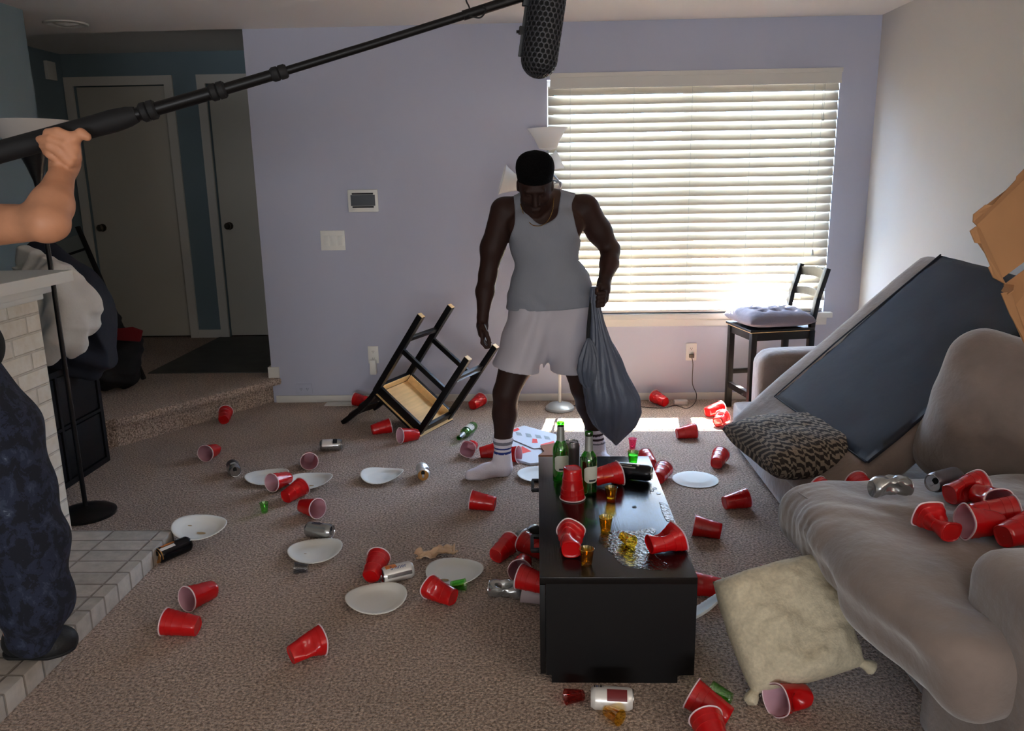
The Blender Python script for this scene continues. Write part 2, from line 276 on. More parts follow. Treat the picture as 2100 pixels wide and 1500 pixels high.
# signed-distance sculpting: smooth unions of tapered capsules and ellipsoids, meshed with surface nets
class Clay:
    def __init__(s, lo, hi, h):
        s.lo = np.array(lo, np.float32); s.h = h; s.n = np.ceil((np.array(hi)-s.lo)/h).astype(int)+1
        s.D = np.full(tuple(s.n), .3, np.float32)
    def _sl(s, lo, hi):
        a = np.clip(np.floor((np.array(lo)-s.lo)/s.h).astype(int), 0, s.n); b = np.clip(np.ceil((np.array(hi)-s.lo)/s.h).astype(int)+1, 0, s.n)
        if np.any(b <= a): return None, None
        g = [(s.lo[i]+s.h*np.arange(a[i], b[i])).astype(np.float32) for i in range(3)]
        return tuple(slice(a[i], b[i]) for i in range(3)), np.meshgrid(*g, indexing='ij', sparse=True)
    def put(s, fn, lo, hi, k=.02, mode='add'):
        mg = k+3*s.h; sl, g = s._sl(np.array(lo)-mg, np.array(hi)+mg)
        if sl is None: return
        d = fn(*g); c = s.D[sl]
        if mode == 'add':
            if k <= 0: s.D[sl] = np.minimum(c, d); return
            hh = np.clip(.5+.5*(c-d)/k, 0, 1); s.D[sl] = c*(1-hh)+d*hh-k*hh*(1-hh)
        else:
            if k <= 0: s.D[sl] = np.maximum(c, -d); return
            hh = np.clip(.5-.5*(c+d)/k, 0, 1); s.D[sl] = c*(1-hh)-d*hh+k*hh*(1-hh)
    def cone(s, a, b, r1, r2, k=.02, **kw):
        a = np.array(a, float); b = np.array(b, float); ba = b-a; L2 = float(ba@ba)
        def fn(x, y, z):
            px, py, pz = x-a[0], y-a[1], z-a[2]
            t = np.clip((px*ba[0]+py*ba[1]+pz*ba[2])/L2, 0, 1)
            return np.sqrt((px-t*ba[0])**2+(py-t*ba[1])**2+(pz-t*ba[2])**2)-(r1+(r2-r1)*t)
        R = max(r1, r2); s.put(fn, np.minimum(a, b)-R, np.maximum(a, b)+R, k, **kw)
    def chain(s, pts, rs, k=.02, **kw):
        for i in range(len(pts)-1): s.cone(pts[i], pts[i+1], rs[i], rs[i+1], k, **kw)
    def ell(s, c, r, rot=None, k=.02, **kw):
        c = np.array(c, float); r = np.array(r, float); Rm = np.array(rot) if rot is not None else np.eye(3)
        def fn(x, y, z):
            px, py, pz = x-c[0], y-c[1], z-c[2]
            q = [(Rm[0, i]*px+Rm[1, i]*py+Rm[2, i]*pz)/r[i] for i in range(3)]
            k0 = np.sqrt(q[0]**2+q[1]**2+q[2]**2)+1e-6
            k1 = np.sqrt((q[0]/r[0])**2+(q[1]/r[1])**2+(q[2]/r[2])**2)+1e-6
            return k0*(k0-1)/k1
        R = max(r); s.put(fn, c-R, c+R, k, **kw)
    def box(s, c, half, r, rz=0, k=.03):
        c = np.array(c, float); ca, sa = math.cos(math.radians(rz)), math.sin(math.radians(rz))
        def fn(x, y, z):
            px, py, pz = x-c[0], y-c[1], z-c[2]; u = px*ca+py*sa; v = -px*sa+py*ca
            qx, qy, qz = np.abs(u)-(half[0]-r), np.abs(v)-(half[1]-r), np.abs(pz)-(half[2]-r)
            return np.sqrt(np.maximum(qx, 0)**2+np.maximum(qy, 0)**2+np.maximum(qz, 0)**2)+np.minimum(np.maximum(qx, np.maximum(qy, qz)), 0)-r
        R = math.hypot(half[0], half[1])+half[2]; s.put(fn, c-R, c+R, k)
    def cut(s, p, n):   # keep the side the normal points away from
        n = np.array(n, float); n /= np.linalg.norm(n); p = np.array(p, float)
        sl, g = s._sl(s.lo, s.lo+s.h*s.n); s.D = np.maximum(s.D, ((g[0]-p[0])*n[0]+(g[1]-p[1])*n[1]+(g[2]-p[2])*n[2]).astype(np.float32))
    def warp(s, fn):
        sl, g = s._sl(s.lo, s.lo+s.h*s.n); s.D = s.D + fn(*g).astype(np.float32)
    def mesh(s, name, mt, parent=None, smooth_it=1):
        D = s.D; D[0] = D[-1] = .1; D[:, 0] = D[:, -1] = .1; D[:, :, 0] = D[:, :, -1] = .1
        S = D < 0; c = np.zeros(tuple(np.array(D.shape)-1), np.int8)
        off = [(i, j, k) for i in (0, 1) for j in (0, 1) for k in (0, 1)]; nx, ny, nz = c.shape
        for o in off: c += S[o[0]:o[0]+nx, o[1]:o[1]+ny, o[2]:o[2]+nz]
        act = np.argwhere((c > 0) & (c < 8)); idx = np.full(c.shape, -1, np.int64); idx[tuple(act.T)] = np.arange(len(act))
        acc = np.zeros((len(act), 3)); cnt = np.zeros(len(act))
        for o in off:
            for ax in range(3):
                if o[ax]: continue
                p = list(o); p[ax] = 1
                a = D[tuple((act+np.array(o)).T)].astype(float); b = D[tuple((act+np.array(p)).T)].astype(float)
                mk = (a < 0) != (b < 0); t = np.where(mk, a/np.where(mk, a-b, 1), 0)
                q = np.tile(np.array(o, float), (len(act), 1)); q[:, ax] = t; acc[mk] += q[mk]; cnt[mk] += 1
        V = (act+acc/cnt[:, None])*s.h+s.lo; faces = []
        for ax in range(3):
            o1, o2 = [(1, 2), (2, 0), (0, 1)][ax]
            a = np.take(S, range(0, S.shape[ax]-1), ax); b = np.take(S, range(1, S.shape[ax]), ax)
            for sgn, e in ((1, a & ~b), (0, ~a & b)):
                E = np.argwhere(e); E = E[(E[:, o1] > 0) & (E[:, o2] > 0)]
                d1 = np.zeros(3, int); d1[o1] = 1; d2 = np.zeros(3, int); d2[o2] = 1
                ok = np.all(E < np.array(c.shape), axis=1); E = E[ok]
                q = np.stack([idx[tuple((E-d1-d2).T)], idx[tuple((E-d2).T)], idx[tuple(E.T)], idx[tuple((E-d1).T)]], 1)
                faces.append(q if sgn else q[:, ::-1])
        Fc = np.concatenate(faces); Fc = Fc[np.all(Fc >= 0, 1)]
        for _ in range(smooth_it):
            acc = np.zeros_like(V); cn = np.zeros(len(V))
            for i in range(4):
                np.add.at(acc, Fc[:, i], V[Fc[:, (i+1) % 4]]); np.add.at(acc, Fc[:, i], V[Fc[:, (i+3) % 4]]); np.add.at(cn, Fc[:, i], 2)
            V = V*.5+.5*acc/np.maximum(cn, 1)[:, None]
        me = bpy.data.meshes.new(name); me.vertices.add(len(V)); me.vertices.foreach_set('co', V.ravel())
        me.loops.add(Fc.size); me.loops.foreach_set('vertex_index', Fc.ravel()); me.polygons.add(len(Fc))
        me.polygons.foreach_set('loop_start', np.arange(0, Fc.size, 4)); me.polygons.foreach_set('loop_total', np.full(len(Fc), 4))
        me.update(); me.validate(); me.polygons.foreach_set('use_smooth', [True]*len(me.polygons))
        return link(name, me, mt, parent)

def adopt(o, par):
    o.parent = par; o.matrix_parent_inverse = Matrix.Translation(-Vector(par.location)); return o
# ------------------------------------------------------------------ the room
YB = 5.36; XR = 2.135; XE = -1.84; HC = 2.44
LZ = .18
bm = B(-3.95, XR+.1, -6.3, YB+.12, -.1, 0); struct('floor', bm, M['carpet'])
bm = bmesh.new()   # raised carpeted landing with an angled, overhanging front edge
lp = [(XE-.01, YB+.02), (-2.46, 4.42), (-2.60, 4.36), (-3.95, 4.36), (-3.95, 6.95), (XE, 6.95), (XE, YB+.1)]
prism(bm, lp, 0, LZ-.045)
nose = [(XE+.06, YB+.0), (-2.43, 4.385), (-2.60, 4.325), (-3.95, 4.325), (-3.95, 6.95), (XE, 6.95), (XE, YB+.02), (XE+.05, YB+.0)]
nose = [(XE+.07, YB-.005), (-2.43, 4.385), (-2.60, 4.325), (-3.95, 4.325), (-3.95, 6.95), (XE, 6.95), (XE, YB-.005)]
struct('floor_landing', bm, M['carpet'])
bm = bmesh.new(); prism(bm, nose, LZ-.05, LZ); struct('trim_1', bm, M['carpet'], bevel=.016, smooth=True)
struct('floor_entry', B(-2.78, XE-.0, 5.50, 6.85, LZ, LZ+.006), M['slate'])
bm = B(-3.95, XR+.1, -6.3, YB, HC, HC+.15); box(bm, XE, XR+.1, YB, YB+.12, HC, HC+.15)
struct('ceiling', bm, M['ceil'])
struct('ceiling_hall', B(-3.95, XE, YB, 7.0, 2.54, 2.6), M['ceil'])
WX0, WX1, WZ0, WZ1 = .075, 1.905, .60, 2.10   # window opening in the back wall
bm = bmesh.new()
box(bm, XE, WX0, YB, YB+.14, 0, 2.6); box(bm, WX1, XR+.1, YB, YB+.14, 0, 2.6); box(bm, WX0, WX1, YB, YB+.14, 0, WZ0); box(bm, WX0, WX1, YB, YB+.14, WZ1, 2.6)
struct('wall_back', bm, M['wall'])
bm = bmesh.new(); box(bm, XR, XR+.1, -6.3, -1.0, 0, HC+.1); box(bm, XR, XR+.1, .8, YB+.14, 0, HC+.1); box(bm, XR, XR+.1, -1.0, .8, 0, .85); box(bm, XR, XR+.1, -1.0, .8, 2.15, HC+.1)
struct('wall_right', bm, M['rwall'])
struct('wall_rear', B(-3.95, XR+.1, -6.3, -6.2, 0, HC), M['wall'])
struct('wall_left', B(-2.9, -2.8, 3.16, 4.65, 0, HC), M['hallwall'])
struct('wall_chimney', B(-2.9, -2.2, -6.2, 3.16, 0, HC), M['hallwall'])
struct('wall_hall_near', B(-3.97, -2.9, 4.53, 4.65, 0, 2.6), M['hallwall'])
struct('wall_hall_left', B(-3.97, -3.87, 4.65, 7.0, 0, 2.6), M['hallwall'])
struct('wall_hall_right', B(XE, XE+.1, YB+.14, 7.0, 0, 2.6), M['hallwall'])
# far hall wall with two door recesses
bm = bmesh.new()
d1 = (-3.79, -3.03); d2 = (-2.69, -1.95)
box(bm, -3.87, d1[0], 6.85, 6.95, LZ, 2.6); box(bm, d1[1], d2[0], 6.85, 6.95, LZ, 2.6); box(bm, d2[1], XE, 6.85, 6.95, LZ, 2.6)
box(bm, d1[0], d1[1], 6.85, 6.95, 2.29, 2.6); box(bm, d2[0], d2[1], 6.85, 6.95, 2.29, 2.6); box(bm, -3.95, XE, 6.95, 7.05, 0, 2.6)
struct('wall_hall_far', bm, M['hallwall'])
for i, (a, b) in enumerate((d1, d2)):
    e = struct('door_%d' % (i+1), B(a+.004, b-.004, 6.88, 6.92, LZ+.012, 2.285), M['door'], smooth=True, bevel=.003)
    bm = bmesh.new()
    box(bm, a-.07, a, 6.83, 6.85, LZ, 2.36); box(bm, b, b+.07, 6.83, 6.85, LZ, 2.36); box(bm, a, b, 6.83, 6.85, 2.29, 2.36)
    struct('casing', bm, M['trim'], e)
    bm = bmesh.new(); kx = a+.075
    tube(bm, [(kx, 6.88, 1.14), (kx, 6.873, 1.14)], .033, 20); tube(bm, [(kx, 6.875, 1.14), (kx, 6.85, 1.14)], .011, 12)
    tube(bm, [(kx, 6.852, 1.14), (kx, 6.84, 1.14), (kx, 6.825, 1.14), (kx, 6.815, 1.14)], [.016, .028, .028, .018], 20)
    struct('knob', bm, M['brass'], e, smooth=True)
struct('baseboard_hall', B(d1[1]+.07, d2[0]-.07, 6.835, 6.85, LZ, LZ+.07), M['trim'])
bm = B(XE+.02, XR, YB-.012, YB, 0, .05, mi=0); struct('baseboard_back', bm, M['trim'], bevel=.004, smooth=True)
struct('baseboard_right', B(XR-.012, XR, 3.0, YB-.012, 0, .05), M['trim'])
bm = B(XE-.02, XE+.055, YB-.014, YB, LZ, LZ+.075); box(bm, XE-.02, XE-.002, YB, YB+.14, LZ, LZ+.075); struct('trim_2', bm, M['trim'])

# front window: frame, mullion, glass, sill
e = bpy.data.objects.new('window_1', None); C.objects.link(e); e['kind'] = 'structure'
bm = bmesh.new(); y0, y1 = YB+.085, YB+.135
box(bm, WX0, WX0+.045, y0, y1, WZ0, WZ1); box(bm, WX1-.045, WX1, y0, y1, WZ0, WZ1); box(bm, WX0+.045, WX1-.045, y0, y1, WZ0, WZ0+.045); box(bm, WX0+.045, WX1-.045, y0, y1, WZ1-.045, WZ1)
struct('window_frame', bm, M['vinyl'], e)
struct('mullion', B(.955, 1.035, y0-.005, y1+.005, WZ0+.045, WZ1-.045), M['vinyl'], e)
bm = bmesh.new(); box(bm, WX0+.045, .955, YB+.11, YB+.113, WZ0+.045, WZ1-.045); box(bm, 1.035, WX1-.045, YB+.11, YB+.113, WZ0+.045, WZ1-.045)
struct('glass_pane', bm, M['glass'], e)
struct('window_sill', B(WX0-.05, WX1+.05, YB-.04, YB+.085, WZ0-.035, WZ0), M['trim'], e, bevel=.004, smooth=True)
struct('sill_apron', B(WX0-.02, WX1+.02, YB-.016, YB, WZ0-.085, WZ0-.035), M['trim'], e)
e = bpy.data.objects.new('added_side_window', None); C.objects.link(e); e['kind'] = 'structure'  # unseen window with opaque shade, added to go with the side fill lamp
bm = bmesh.new()
box(bm, XR+.02, XR+.08, -1.0, -.94, .85, 2.15); box(bm, XR+.02, XR+.08, .74, .8, .85, 2.15); box(bm, XR+.02, XR+.08, -.94, .74, .85, .91); box(bm, XR+.02, XR+.08, -.94, .74, 2.09, 2.15)
struct('window_frame', bm, M['vinyl'], e)
struct('roller_shade', B(XR+.03, XR+.035, -.94, .74, .91, 2.09), M['shade'], e)
# outside: paving and the eave that shades the upper window
struct('ground_outside', B(-12, 14, YB+.14, 26, -.35, -.3), M['ground'])
struct('roof_overhang', B(-1.7, 4.5, YB+.14, YB+1.0, 2.62, 2.7), M['vinyl'])

# faux-wood blinds
bl = empty('window_blinds', (.99, YB-.02, WZ0), label='white wide-slat window blinds drawn over the bright front window', cat='blinds')
def rel(o, par): o.parent = par; o.matrix_parent_inverse = par.matrix_world.inverted(); return o
def part(name, bm, mt, par, **k):
    bpy.context.view_layer.update() if False else None
    bmesh.ops.transform(bm, matrix=Matrix.Translation(-Vector(par.location)), verts=bm.verts); return obj(name, bm, mt, par, **k)
bm = B(WX0+.02, WX1-.016, YB-.07, YB-.004, 2.045, 2.125); box(bm, WX0+.016, WX1-.012, YB-.078, YB-.066, 2.105, 2.13); box(bm, WX0+.018, WX1-.014, YB-.074, YB-.066, 2.04, 2.055)
part('valance', bm, M['vinyl'], bl, smooth=False)
bm = bmesh.new(); ztop = 2.03; pitch = .0575; nsl = int((ztop-.66)/pitch)+1
for i in range(nsl):
    z = ztop-i*pitch; ang = math.radians(67 if z > .95 else 59); hw = .0315; prev = None
    ca, sa = math.cos(ang)*hw, math.sin(ang)*hw; q = []
    wob = random.uniform(-.0015, .0015)
    for s_ in range(5):
        t = -1+2*s_/4; bow = .0025*(1-t*t)
        q.append((YB-.025+.02+ca*t-bow*math.sin(ang), z+wob+sa*t+bow*math.cos(ang)))
    nseg = 18
    g0 = [[bm.verts.new((WX0+.006+(WX1-WX0-.012)*k/nseg, p[0], p[1]+.0012*noise.noise(Vector((k*.9, i*3.1, 0))))) for p in q] for k in range(nseg+1)]
    for a, b in zip(g0, g0[1:]):
        for j in range(4): bm.faces.new((a[j], b[j], b[j+1], a[j+1]))
ob = part('slats', bm, M['slat'], bl)
so = ob.modifiers.new('thickness', 'SOLIDIFY'); so.thickness = .0028
part('bottom_rail', B(WX0+.02, WX1-.02, YB-.03, YB+.02, WZ0+.012, WZ0+.03), M['vinyl'], bl, bevel=.003)
bm = bmesh.new()
for x in (.22, .62, .985, 1.36, 1.74):
    for dy in (-.028, .022): tube(bm, [(x, YB-.006+dy, 2.05), (x, YB-.006+dy, WZ0+.03)], .0011, 6)
part('ladder_cords', bm, M['cord'], bl)
for (x, z) in ((1.80, 1.86), (1.79, 1.02)):
    bm = bmesh.new(); tube(bm, [(x, YB-.05, 2.05), (x, YB-.05, z)], .0012, 6); tube(bm, [(x, YB-.05, z), (x, YB-.05, z-.01), (x, YB-.05, z-.04)], [.003, .006, .009], 10)
    part('pull_cord', bm, M['cord'], bl)

# fireplace
fp = empty('fireplace', (-2.0, 2.0, 0), label='white painted brick fireplace surround with raised hearth and white mantel shelf', cat='fireplace')
part('brick_face', B(-2.199, -1.985, -.5, 3.115, .0732, 1.06), M['brick'], fp, smooth=False)
part('hearth', B(-2.199, -1.547, -.5, 3.115, .0005, .073), M['hearth'], fp, bevel=.006)
bm = bmesh.new()
box(bm, -2.2, -1.865, -.5, 3.185, 1.125, 1.17); part('mantel_shelf', bm, M['trim'], fp, bevel=.003)
bm = bmesh.new(); box(bm, -2.199, -1.94, -.5, 3.15, 1.085, 1.125); box(bm, -2.199, -1.965, -.5, 3.13, 1.06, 1.085); part('mantel_moulding', bm, M['trim'], fp, bevel=.006)

# fittings
t = empty('recessed_light', (-2.79, 5.05, HC), label='round recessed ceiling light over the landing', cat='ceiling light')
bm = bmesh.new(); lathe(bm, [(.125, -.001), (.12, -.008), (.095, -.010), (.085, -.004), (.07, -.0015)], 40); obj('trim_ring', bm, M['white'], t)
bm = bmesh.new(); lathe(bm, [(.07, -.0015), (.05, -.012), (.0005, -.018)], 32); obj('lens', bm, M['trim'], t)
p = gy(118, 133, 6.0); t = tag(obj('door_chime', B(-3.868, -3.84, 6.60, 6.72, 2.32, 2.46), M['white'], bevel=.004), 'small white box on hall wall beside the left door top', 'door chime')
t = empty('wall_display', (-1.132, YB, 1.37), label='white framed thermostat panel with dark screen on the back wall', cat='thermostat')
part('frame', B(-1.232, -1.035, YB-.022, YB-.0005, 1.298, 1.442), M['white'], t, bevel=.006)
part('screen', B(-1.212, -1.052, YB-.024, YB-.0221, 1.338, 1.408), M['screen'], t, smooth=False)
part('black_strip', B(-1.203, -1.063, YB-.0238, YB-.0221, 1.410, 1.421), M['ink'], t, smooth=False)
part('black_strip', B(-1.203, -1.063, YB-.0238, YB-.0221, 1.325, 1.336), M['ink'], t, smooth=False)
t = empty('light_switch', (-1.35, YB, 1.115), label='white triple rocker light switch below the wall display', cat='light switch')
part('plate', B(-1.433, -1.270, YB-.008, YB-.0005, 1.05, 1.18), M['white'], t, bevel=.003)
for k in range(3): part('rocker', B(-1.408+k*.046, -1.374+k*.046, YB-.013, YB-.0081, 1.08, 1.147), M['white'], t, bevel=.003)
def outlet(x, z, label, plug=None, horiz=False, mt='white'):
    t = empty('wall_outlet', (x, YB, z), label=label, cat='outlet'); a, b = (.036, .06) if not horiz else (.055, .035)
    part('plate', B(x-a, x+a, YB-.007, YB-.0005, z-b, z+b), M[mt], t, bevel=.002)
    for s in (-1, 1):
        bm = bmesh.new(); cx, cz = (x, z+s*.024) if not horiz else (x+s*.022, z)
        for dx in (-.006, .006): box(bm, cx+dx-.0012, cx+dx+.0012, YB-.0078, YB-.0071, cz-.003, cz+.005)
        box(bm, cx-.002, cx+.002, YB-.0078, YB-.0071, cz-.011, cz-.007); part('socket', bm, M['ink'], t, smooth=False)
    return t
outlet(-1.125, .335, 'white wall outlet left of the toppled bar stool')
t = obj('plug_in_device', B(-1.145, -1.103, YB-.055, YB-.0085, .205, .305), M['white'], bevel=.006); tag(t, 'white plug-in device sitting in the outlet left of the toppled stool', 'air freshener')
outlet(1.04, .335, 'white wall outlet with a brown plug under the window')
outlet(-1.62, .098, 'lavender painted low outlet just above the baseboard near the landing', horiz=True, mt='wall')
# lamp cord with plug and small white power block
t = empty('extension_cord', (1.04, YB, .3), label='thin dark power cord looping from outlet down to the carpet', cat='cord')
part('plug', B(1.024, 1.056, YB-.035, YB-.0079, .298, .322), M['plug'], t, bevel=.004)
g = lambda u, v: tuple(gz(u, v, .006))
bm = bmesh.new(); pts = [(1.04, YB-.033, .30), (1.045, YB-.05, .26), (1.05, YB-.035, .12), (1.075, YB-.06, .05), g(1424, 828), g(1408, 838), g(1385, 832), g(1362, 837), g(1330, 836), g(1290, 832), (.3, 5.24, .006), (.16, 5.17, .02)]
def spline(P, n=6):
    P = [Vector(p) for p in P]; out = []
    for i in range(len(P)-1):
        a, b, c, d = P[max(i-1, 0)], P[i], P[i+1], P[min(i+2, len(P)-1)]
        for k in range(n):
            s = k/n; out.append(.5*((2*b)+(-a+c)*s+(2*a-5*b+4*c-d)*s*s+(-a+3*b-3*c+d)*s**3))
    return out+[P[-1]]
tube(bm, spline(pts[:-2]+[g(1240, 828), g(1175, 832)]), .0028, 8); part('cable', bm, M['plug'], t)
c = gz(1396, 824, .02); bm = B(-.045, .045, -.02, .02, 0, .03); t = obj('power_adapter', bm, M['trim'], bevel=.006); t.location = (c.x, c.y, .001)
tag(t, 'small white adapter block on carpet beside the red cup under the window', 'adapter')
a = gz(675, 829); b = gz(765, 824); bm = B(-1.46, -1.13, 5.25, 5.335, .001, .009); box(bm, -1.45, -1.14, 5.262, 5.323, .009, .011)
tag(obj('floor_register', bm, M['trim'], bevel=.002), 'white metal floor vent along the baseboard left of the toppled stool', 'floor vent')

# ------------------------------------------------------------------ coffee table
TX0, TX1, TY0, TY1, TZ = 0.0, .463, 2.165, 3.218, .354
t = empty('coffee_table', (.23, 2.69, 0), label='low black-brown coffee table strewn with cups, bottles and a spill', cat='coffee table')
part('table_top', B(TX0, TX1, TY0, TY1, TZ-.022, TZ), M['table'], t, bevel=.0015)
bm = bmesh.new(); z0 = .03
box(bm, TX0+.018, TX1, TY0+.001, TY0+.02, z0, TZ-.022); box(bm, TX0+.018, TX1, TY1-.02, TY1-.001, z0, TZ-.022); box(bm, TX1-.018, TX1-.001, TY0+.02, TY1-.02, z0, TZ-.022); box(bm, TX0+.018, TX1-.02, TY0+.02, TY1-.02, z0, z0+.018)
part('carcass', bm, M['black'], t, smooth=False)
bm = bmesh.new(); box(bm, .035, .415, TY0+.006, TY1-.03, 0, z0)
part('plinth', bm, M['black'], t, smooth=False)
for k in range(2):
    y0 = TY0+.003+k*.526; d = part('drawer_front', B(TX0, TX0+.017, y0, y0+.521, z0+.002, TZ-.026), M['black'], t, bevel=.001)
    hy = 2.505 if k == 0 else 3.03
    bm = bmesh.new(); bar(bm, (-.024, hy-.055, .30), (-.024, hy+.055, .30), .006, .012, (0, 0, 1)); bar(bm, (.0, hy-.052, .30), (-.027, hy-.052, .30), .012, .014, (0, 0, 1)); bar(bm, (.0, hy+.052, .30), (-.027, hy+.052, .30), .012, .014, (0, 0, 1))
    bmesh.ops.transform(bm, matrix=Matrix.Translation(-Vector(t.location)), verts=bm.verts); obj('handle', bm, M['black'], d, bevel=.001)

# ------------------------------------------------------------------ bar stools
def stool(label, mtx, a, b, h2, hb, yb, pad=False):
    t = empty('bar_stool', mtx=mtx, label=label, cat='bar stool', group='black wooden bar stools')
    L = .036; h1 = h2-.07
    for s in (-1, 1):
        bm = bmesh.new(); bar(bm, (s*a, -b, .002), (s*a, -b, h2-.016), L, L, (1, 0, 0)); lg = obj('leg', bm, M['black'], t, bevel=.0015)
        bm = B(s*a-L/2+.001, s*a+L/2-.001, -b-L/2+.001, -b+L/2-.001, -.0005, .002); obj('leg_end', bm, M['pine'], lg, smooth=False)
        bm = bmesh.new(); bar(bm, (s*a, b, .002), (s*a, b, h2-.02), L, L, (1, 0, 0))
        P = [(s*a, b, h2-.02), (s*a, b+.004, h2+.04), (s*a, b+(yb-b)*.35, h2+(hb-h2)*.5), (s*a, yb, hb)]
        for q in range(3): bar(bm, P[q], Vector(P[q+1])+Vector((0, 0, .003)), L, L*.8, (1, 0, 0))
        lg = obj('leg', bm, M['black'], t, bevel=.0015)
        bm = B(s*a-L/2+.001, s*a+L/2-.001, b-L/2+.001, b+L/2-.001, -.0005, .002); obj('leg_end', bm, M['pine'], lg, smooth=False)
        bm = bmesh.new(); bar(bm, (s*a, -b, h2*.42), (s*a, b, h2*.42), .02, .03, (1, 0, 0)); obj('side_rung', bm, M['black'], t, bevel=.001)
        bm = bmesh.new(); bar(bm, (s*a, -b, h1+.028), (s*a, b, h1+.028), .02, .058, (1, 0, 0)); obj('seat_rail', bm, M['black'], t, bevel=.001)
    bm = bmesh.new(); bar(bm, (-a, -b, h2*.27), (a, -b, h2*.27), .02, .04, (0, 1, 0)); fr = obj('foot_rest', bm, M['black'], t, bevel=.001)
    bm = B(-a+.02, a-.02, -b-.014, -b+.012, h2*.27+.0201, h2*.27+.022); obj('wear_plate', bm, M['chrome'], fr, smooth=False)
    bm = bmesh.new(); bar(bm, (-a, b, h2*.30), (a, b, h2*.30), .02, .03, (0, 1, 0)); obj('rear_rung', bm, M['black'], t, bevel=.001)
    for y in (-b, b):
        bm = bmesh.new(); bar(bm, (-a, y, h1+.028), (a, y, h1+.028), .02, .058, (0, 1, 0)); obj('seat_rail', bm, M['black'], t, bevel=.001)
    st = obj('seat', B(-a-.024, a+.024, -b-.03, b+.012, h2-.0148, h2), M['black'], t, bevel=.003)
    obj('seat_underside', B(-a-.022, a+.022, -b-.028, b-.019, h2-.0185, h2-.0149), M['pine'], st, smooth=False)
    bm = bmesh.new(); box(bm, -a+.0105, -a+.0155, -b+.015, b-.015, h1+.002, h2-.018); box(bm, a-.0155, a-.0105, -b+.015, b-.015, h1+.002, h2-.018); box(bm, -a+.016, a-.016, b-.0155, b-.0105, h1+.002, h2-.018); box(bm, -a+.016, a-.016, -b+.0105, -b+.0155, h1+.002, h2-.018)
    obj('seat_lining', bm, M['pine'], st, smooth=False)
    for f, hh in ((.96, .055), (.60, .045), ):
        bm = bmesh.new(); zc = h2+(hb-h2)*f-hh/2; yc = b+(yb-b)*f; n = 8
        ring = []
        for k in range(n+1):
            x = -a+.016+(2*a-.032)*k/n; bow = .018*(1-(2*k/n-1)**2); cr = .012*(1-(2*k/n-1)**2)
            ring.append([bm.verts.new((x, yc+bow+dy, zc+dz+(cr if dz > 0 else cr*.6))) for dy, dz in ((-.008, -hh/2), (.008, -hh/2), (.008, hh/2), (-.008, hh/2))])
        for A, Bq in zip(ring, ring[1:]):
            for j in range(4): bm.faces.new((A[j], Bq[j], Bq[(j+1) % 4], A[(j+1) % 4]))
        bm.faces.new(ring[0]); bm.faces.new(ring[-1][::-1])
        obj('back_slat', bm, M['black'], t, bevel=.001, angle=50)
    return t
Rm = Matrix(((-0.4472, -0.7257, -0.5228), (-0.8941, 0.3468, 0.2834), (-0.0244, 0.5942, -0.804))).to_4x4(); Rm.translation = (-0.456, 4.631, 0.632)
stool('black bar stool toppled upside down with its bare pine underside showing', Rm, .16, .189, .636, .972, .273)
U = Matrix.Translation((1.475, 5.06, 0)) @ Matrix.Rotation(-PI/2+.20, 4, 'Z')
stool('upright black bar stool with a grey tufted pad under the window', U, .155, .19, .575, .93, .27)
# tufted pad tied on the upright stool
def pillow_mesh(w, h, t, n=40, pinch=.07, pw=.45, wr=.004, seed=0, tufts=None, sharp=2.2):
    bm = bmesh.new(); top = {}; bot = {}
    for i in range(n+1):
        for j in range(n+1):
            u, v = -1+2*i/n, -1+2*j/n
            x = w/2*u*(1-pinch*(1-abs(v)**sharp)); y = h/2*v*(1-pinch*(1-abs(u)**sharp))
            th = t/2*max(0, (1-u**4)*(1-v**4))**pw
            if tufts:
                for a, b in tufts: th *= 1-.62*math.exp(-((u-a)**2+(v-b)**2)/.02)
            nz = wr*noise.fractal(Vector((x*9+seed, y*9, seed)), 1, 2, 3)*(1 if th > 0 else 0)
            top[i, j] = bm.verts.new((x, y, th+nz*2))
            edge = i in (0, n) or j in (0, n)
            bot[i, j] = top[i, j] if edge else bm.verts.new((x, y, -th*(.5 if tufts else 1)+nz))
    for i in range(n):
        for j in range(n):
            bm.faces.new((top[i, j], top[i+1, j], top[i+1, j+1], top[i, j+1]))
            f = (bot[i, j], bot[i, j+1], bot[i+1, j+1], bot[i+1, j])
            if len(set(f)) > 2:
                try: bm.faces.new(f)
                except ValueError: pass
    return bm
bm = pillow_mesh(.39, .43, .15, 44, pinch=.02, pw=.42, tufts=[(a, b) for a in (-.45, .0, .45) for b in (-.45, 0, .45)])
t = obj('chair_pad', bm, M['cushiongrey'], angle=180); t.matrix_world = U @ Matrix.Translation((0, -.015, .575+.040)); tag(t, 'grey tufted square seat pad on the upright bar stool', 'cushion')

# ------------------------------------------------------------------ floor lamps
t = empty('floor_lamp', (-2.11, 3.44, 0), label='black torchiere floor lamp with white bowl beside the fireplace', cat='floor lamp')
bm = bmesh.new(); lathe(bm, [(.001, .046), (.02, .045), (.06, .038), (.11, .026), (.13, .014), (.13, .002), (.001, .001)], 48); obj('base', bm, M['lampblack'], t)
bm = bmesh.new(); tube(bm, [(0, 0, .04), (0, 0, 1.45)], .0105, 16); obj('pole', bm, M['lampblack'], t)
bm = bmesh.new(); tube(bm, [(0, 0, 1.45), (0, 0, 1.52), (0, 0, 1.58), (0, 0, 1.635)], [.011, .018, .036, .058], 24); obj('neck', bm, M['lampblack'], t)
bm = bmesh.new(); lathe(bm, [(.045, 1.632), (.075, 1.655), (.115, 1.70), (.15, 1.762), (.152, 1.766), (.146, 1.763), (.11, 1.705), (.07, 1.663), (.02, 1.64)], 48); obj('bowl_shade', bm, M['shadegrey'], t)
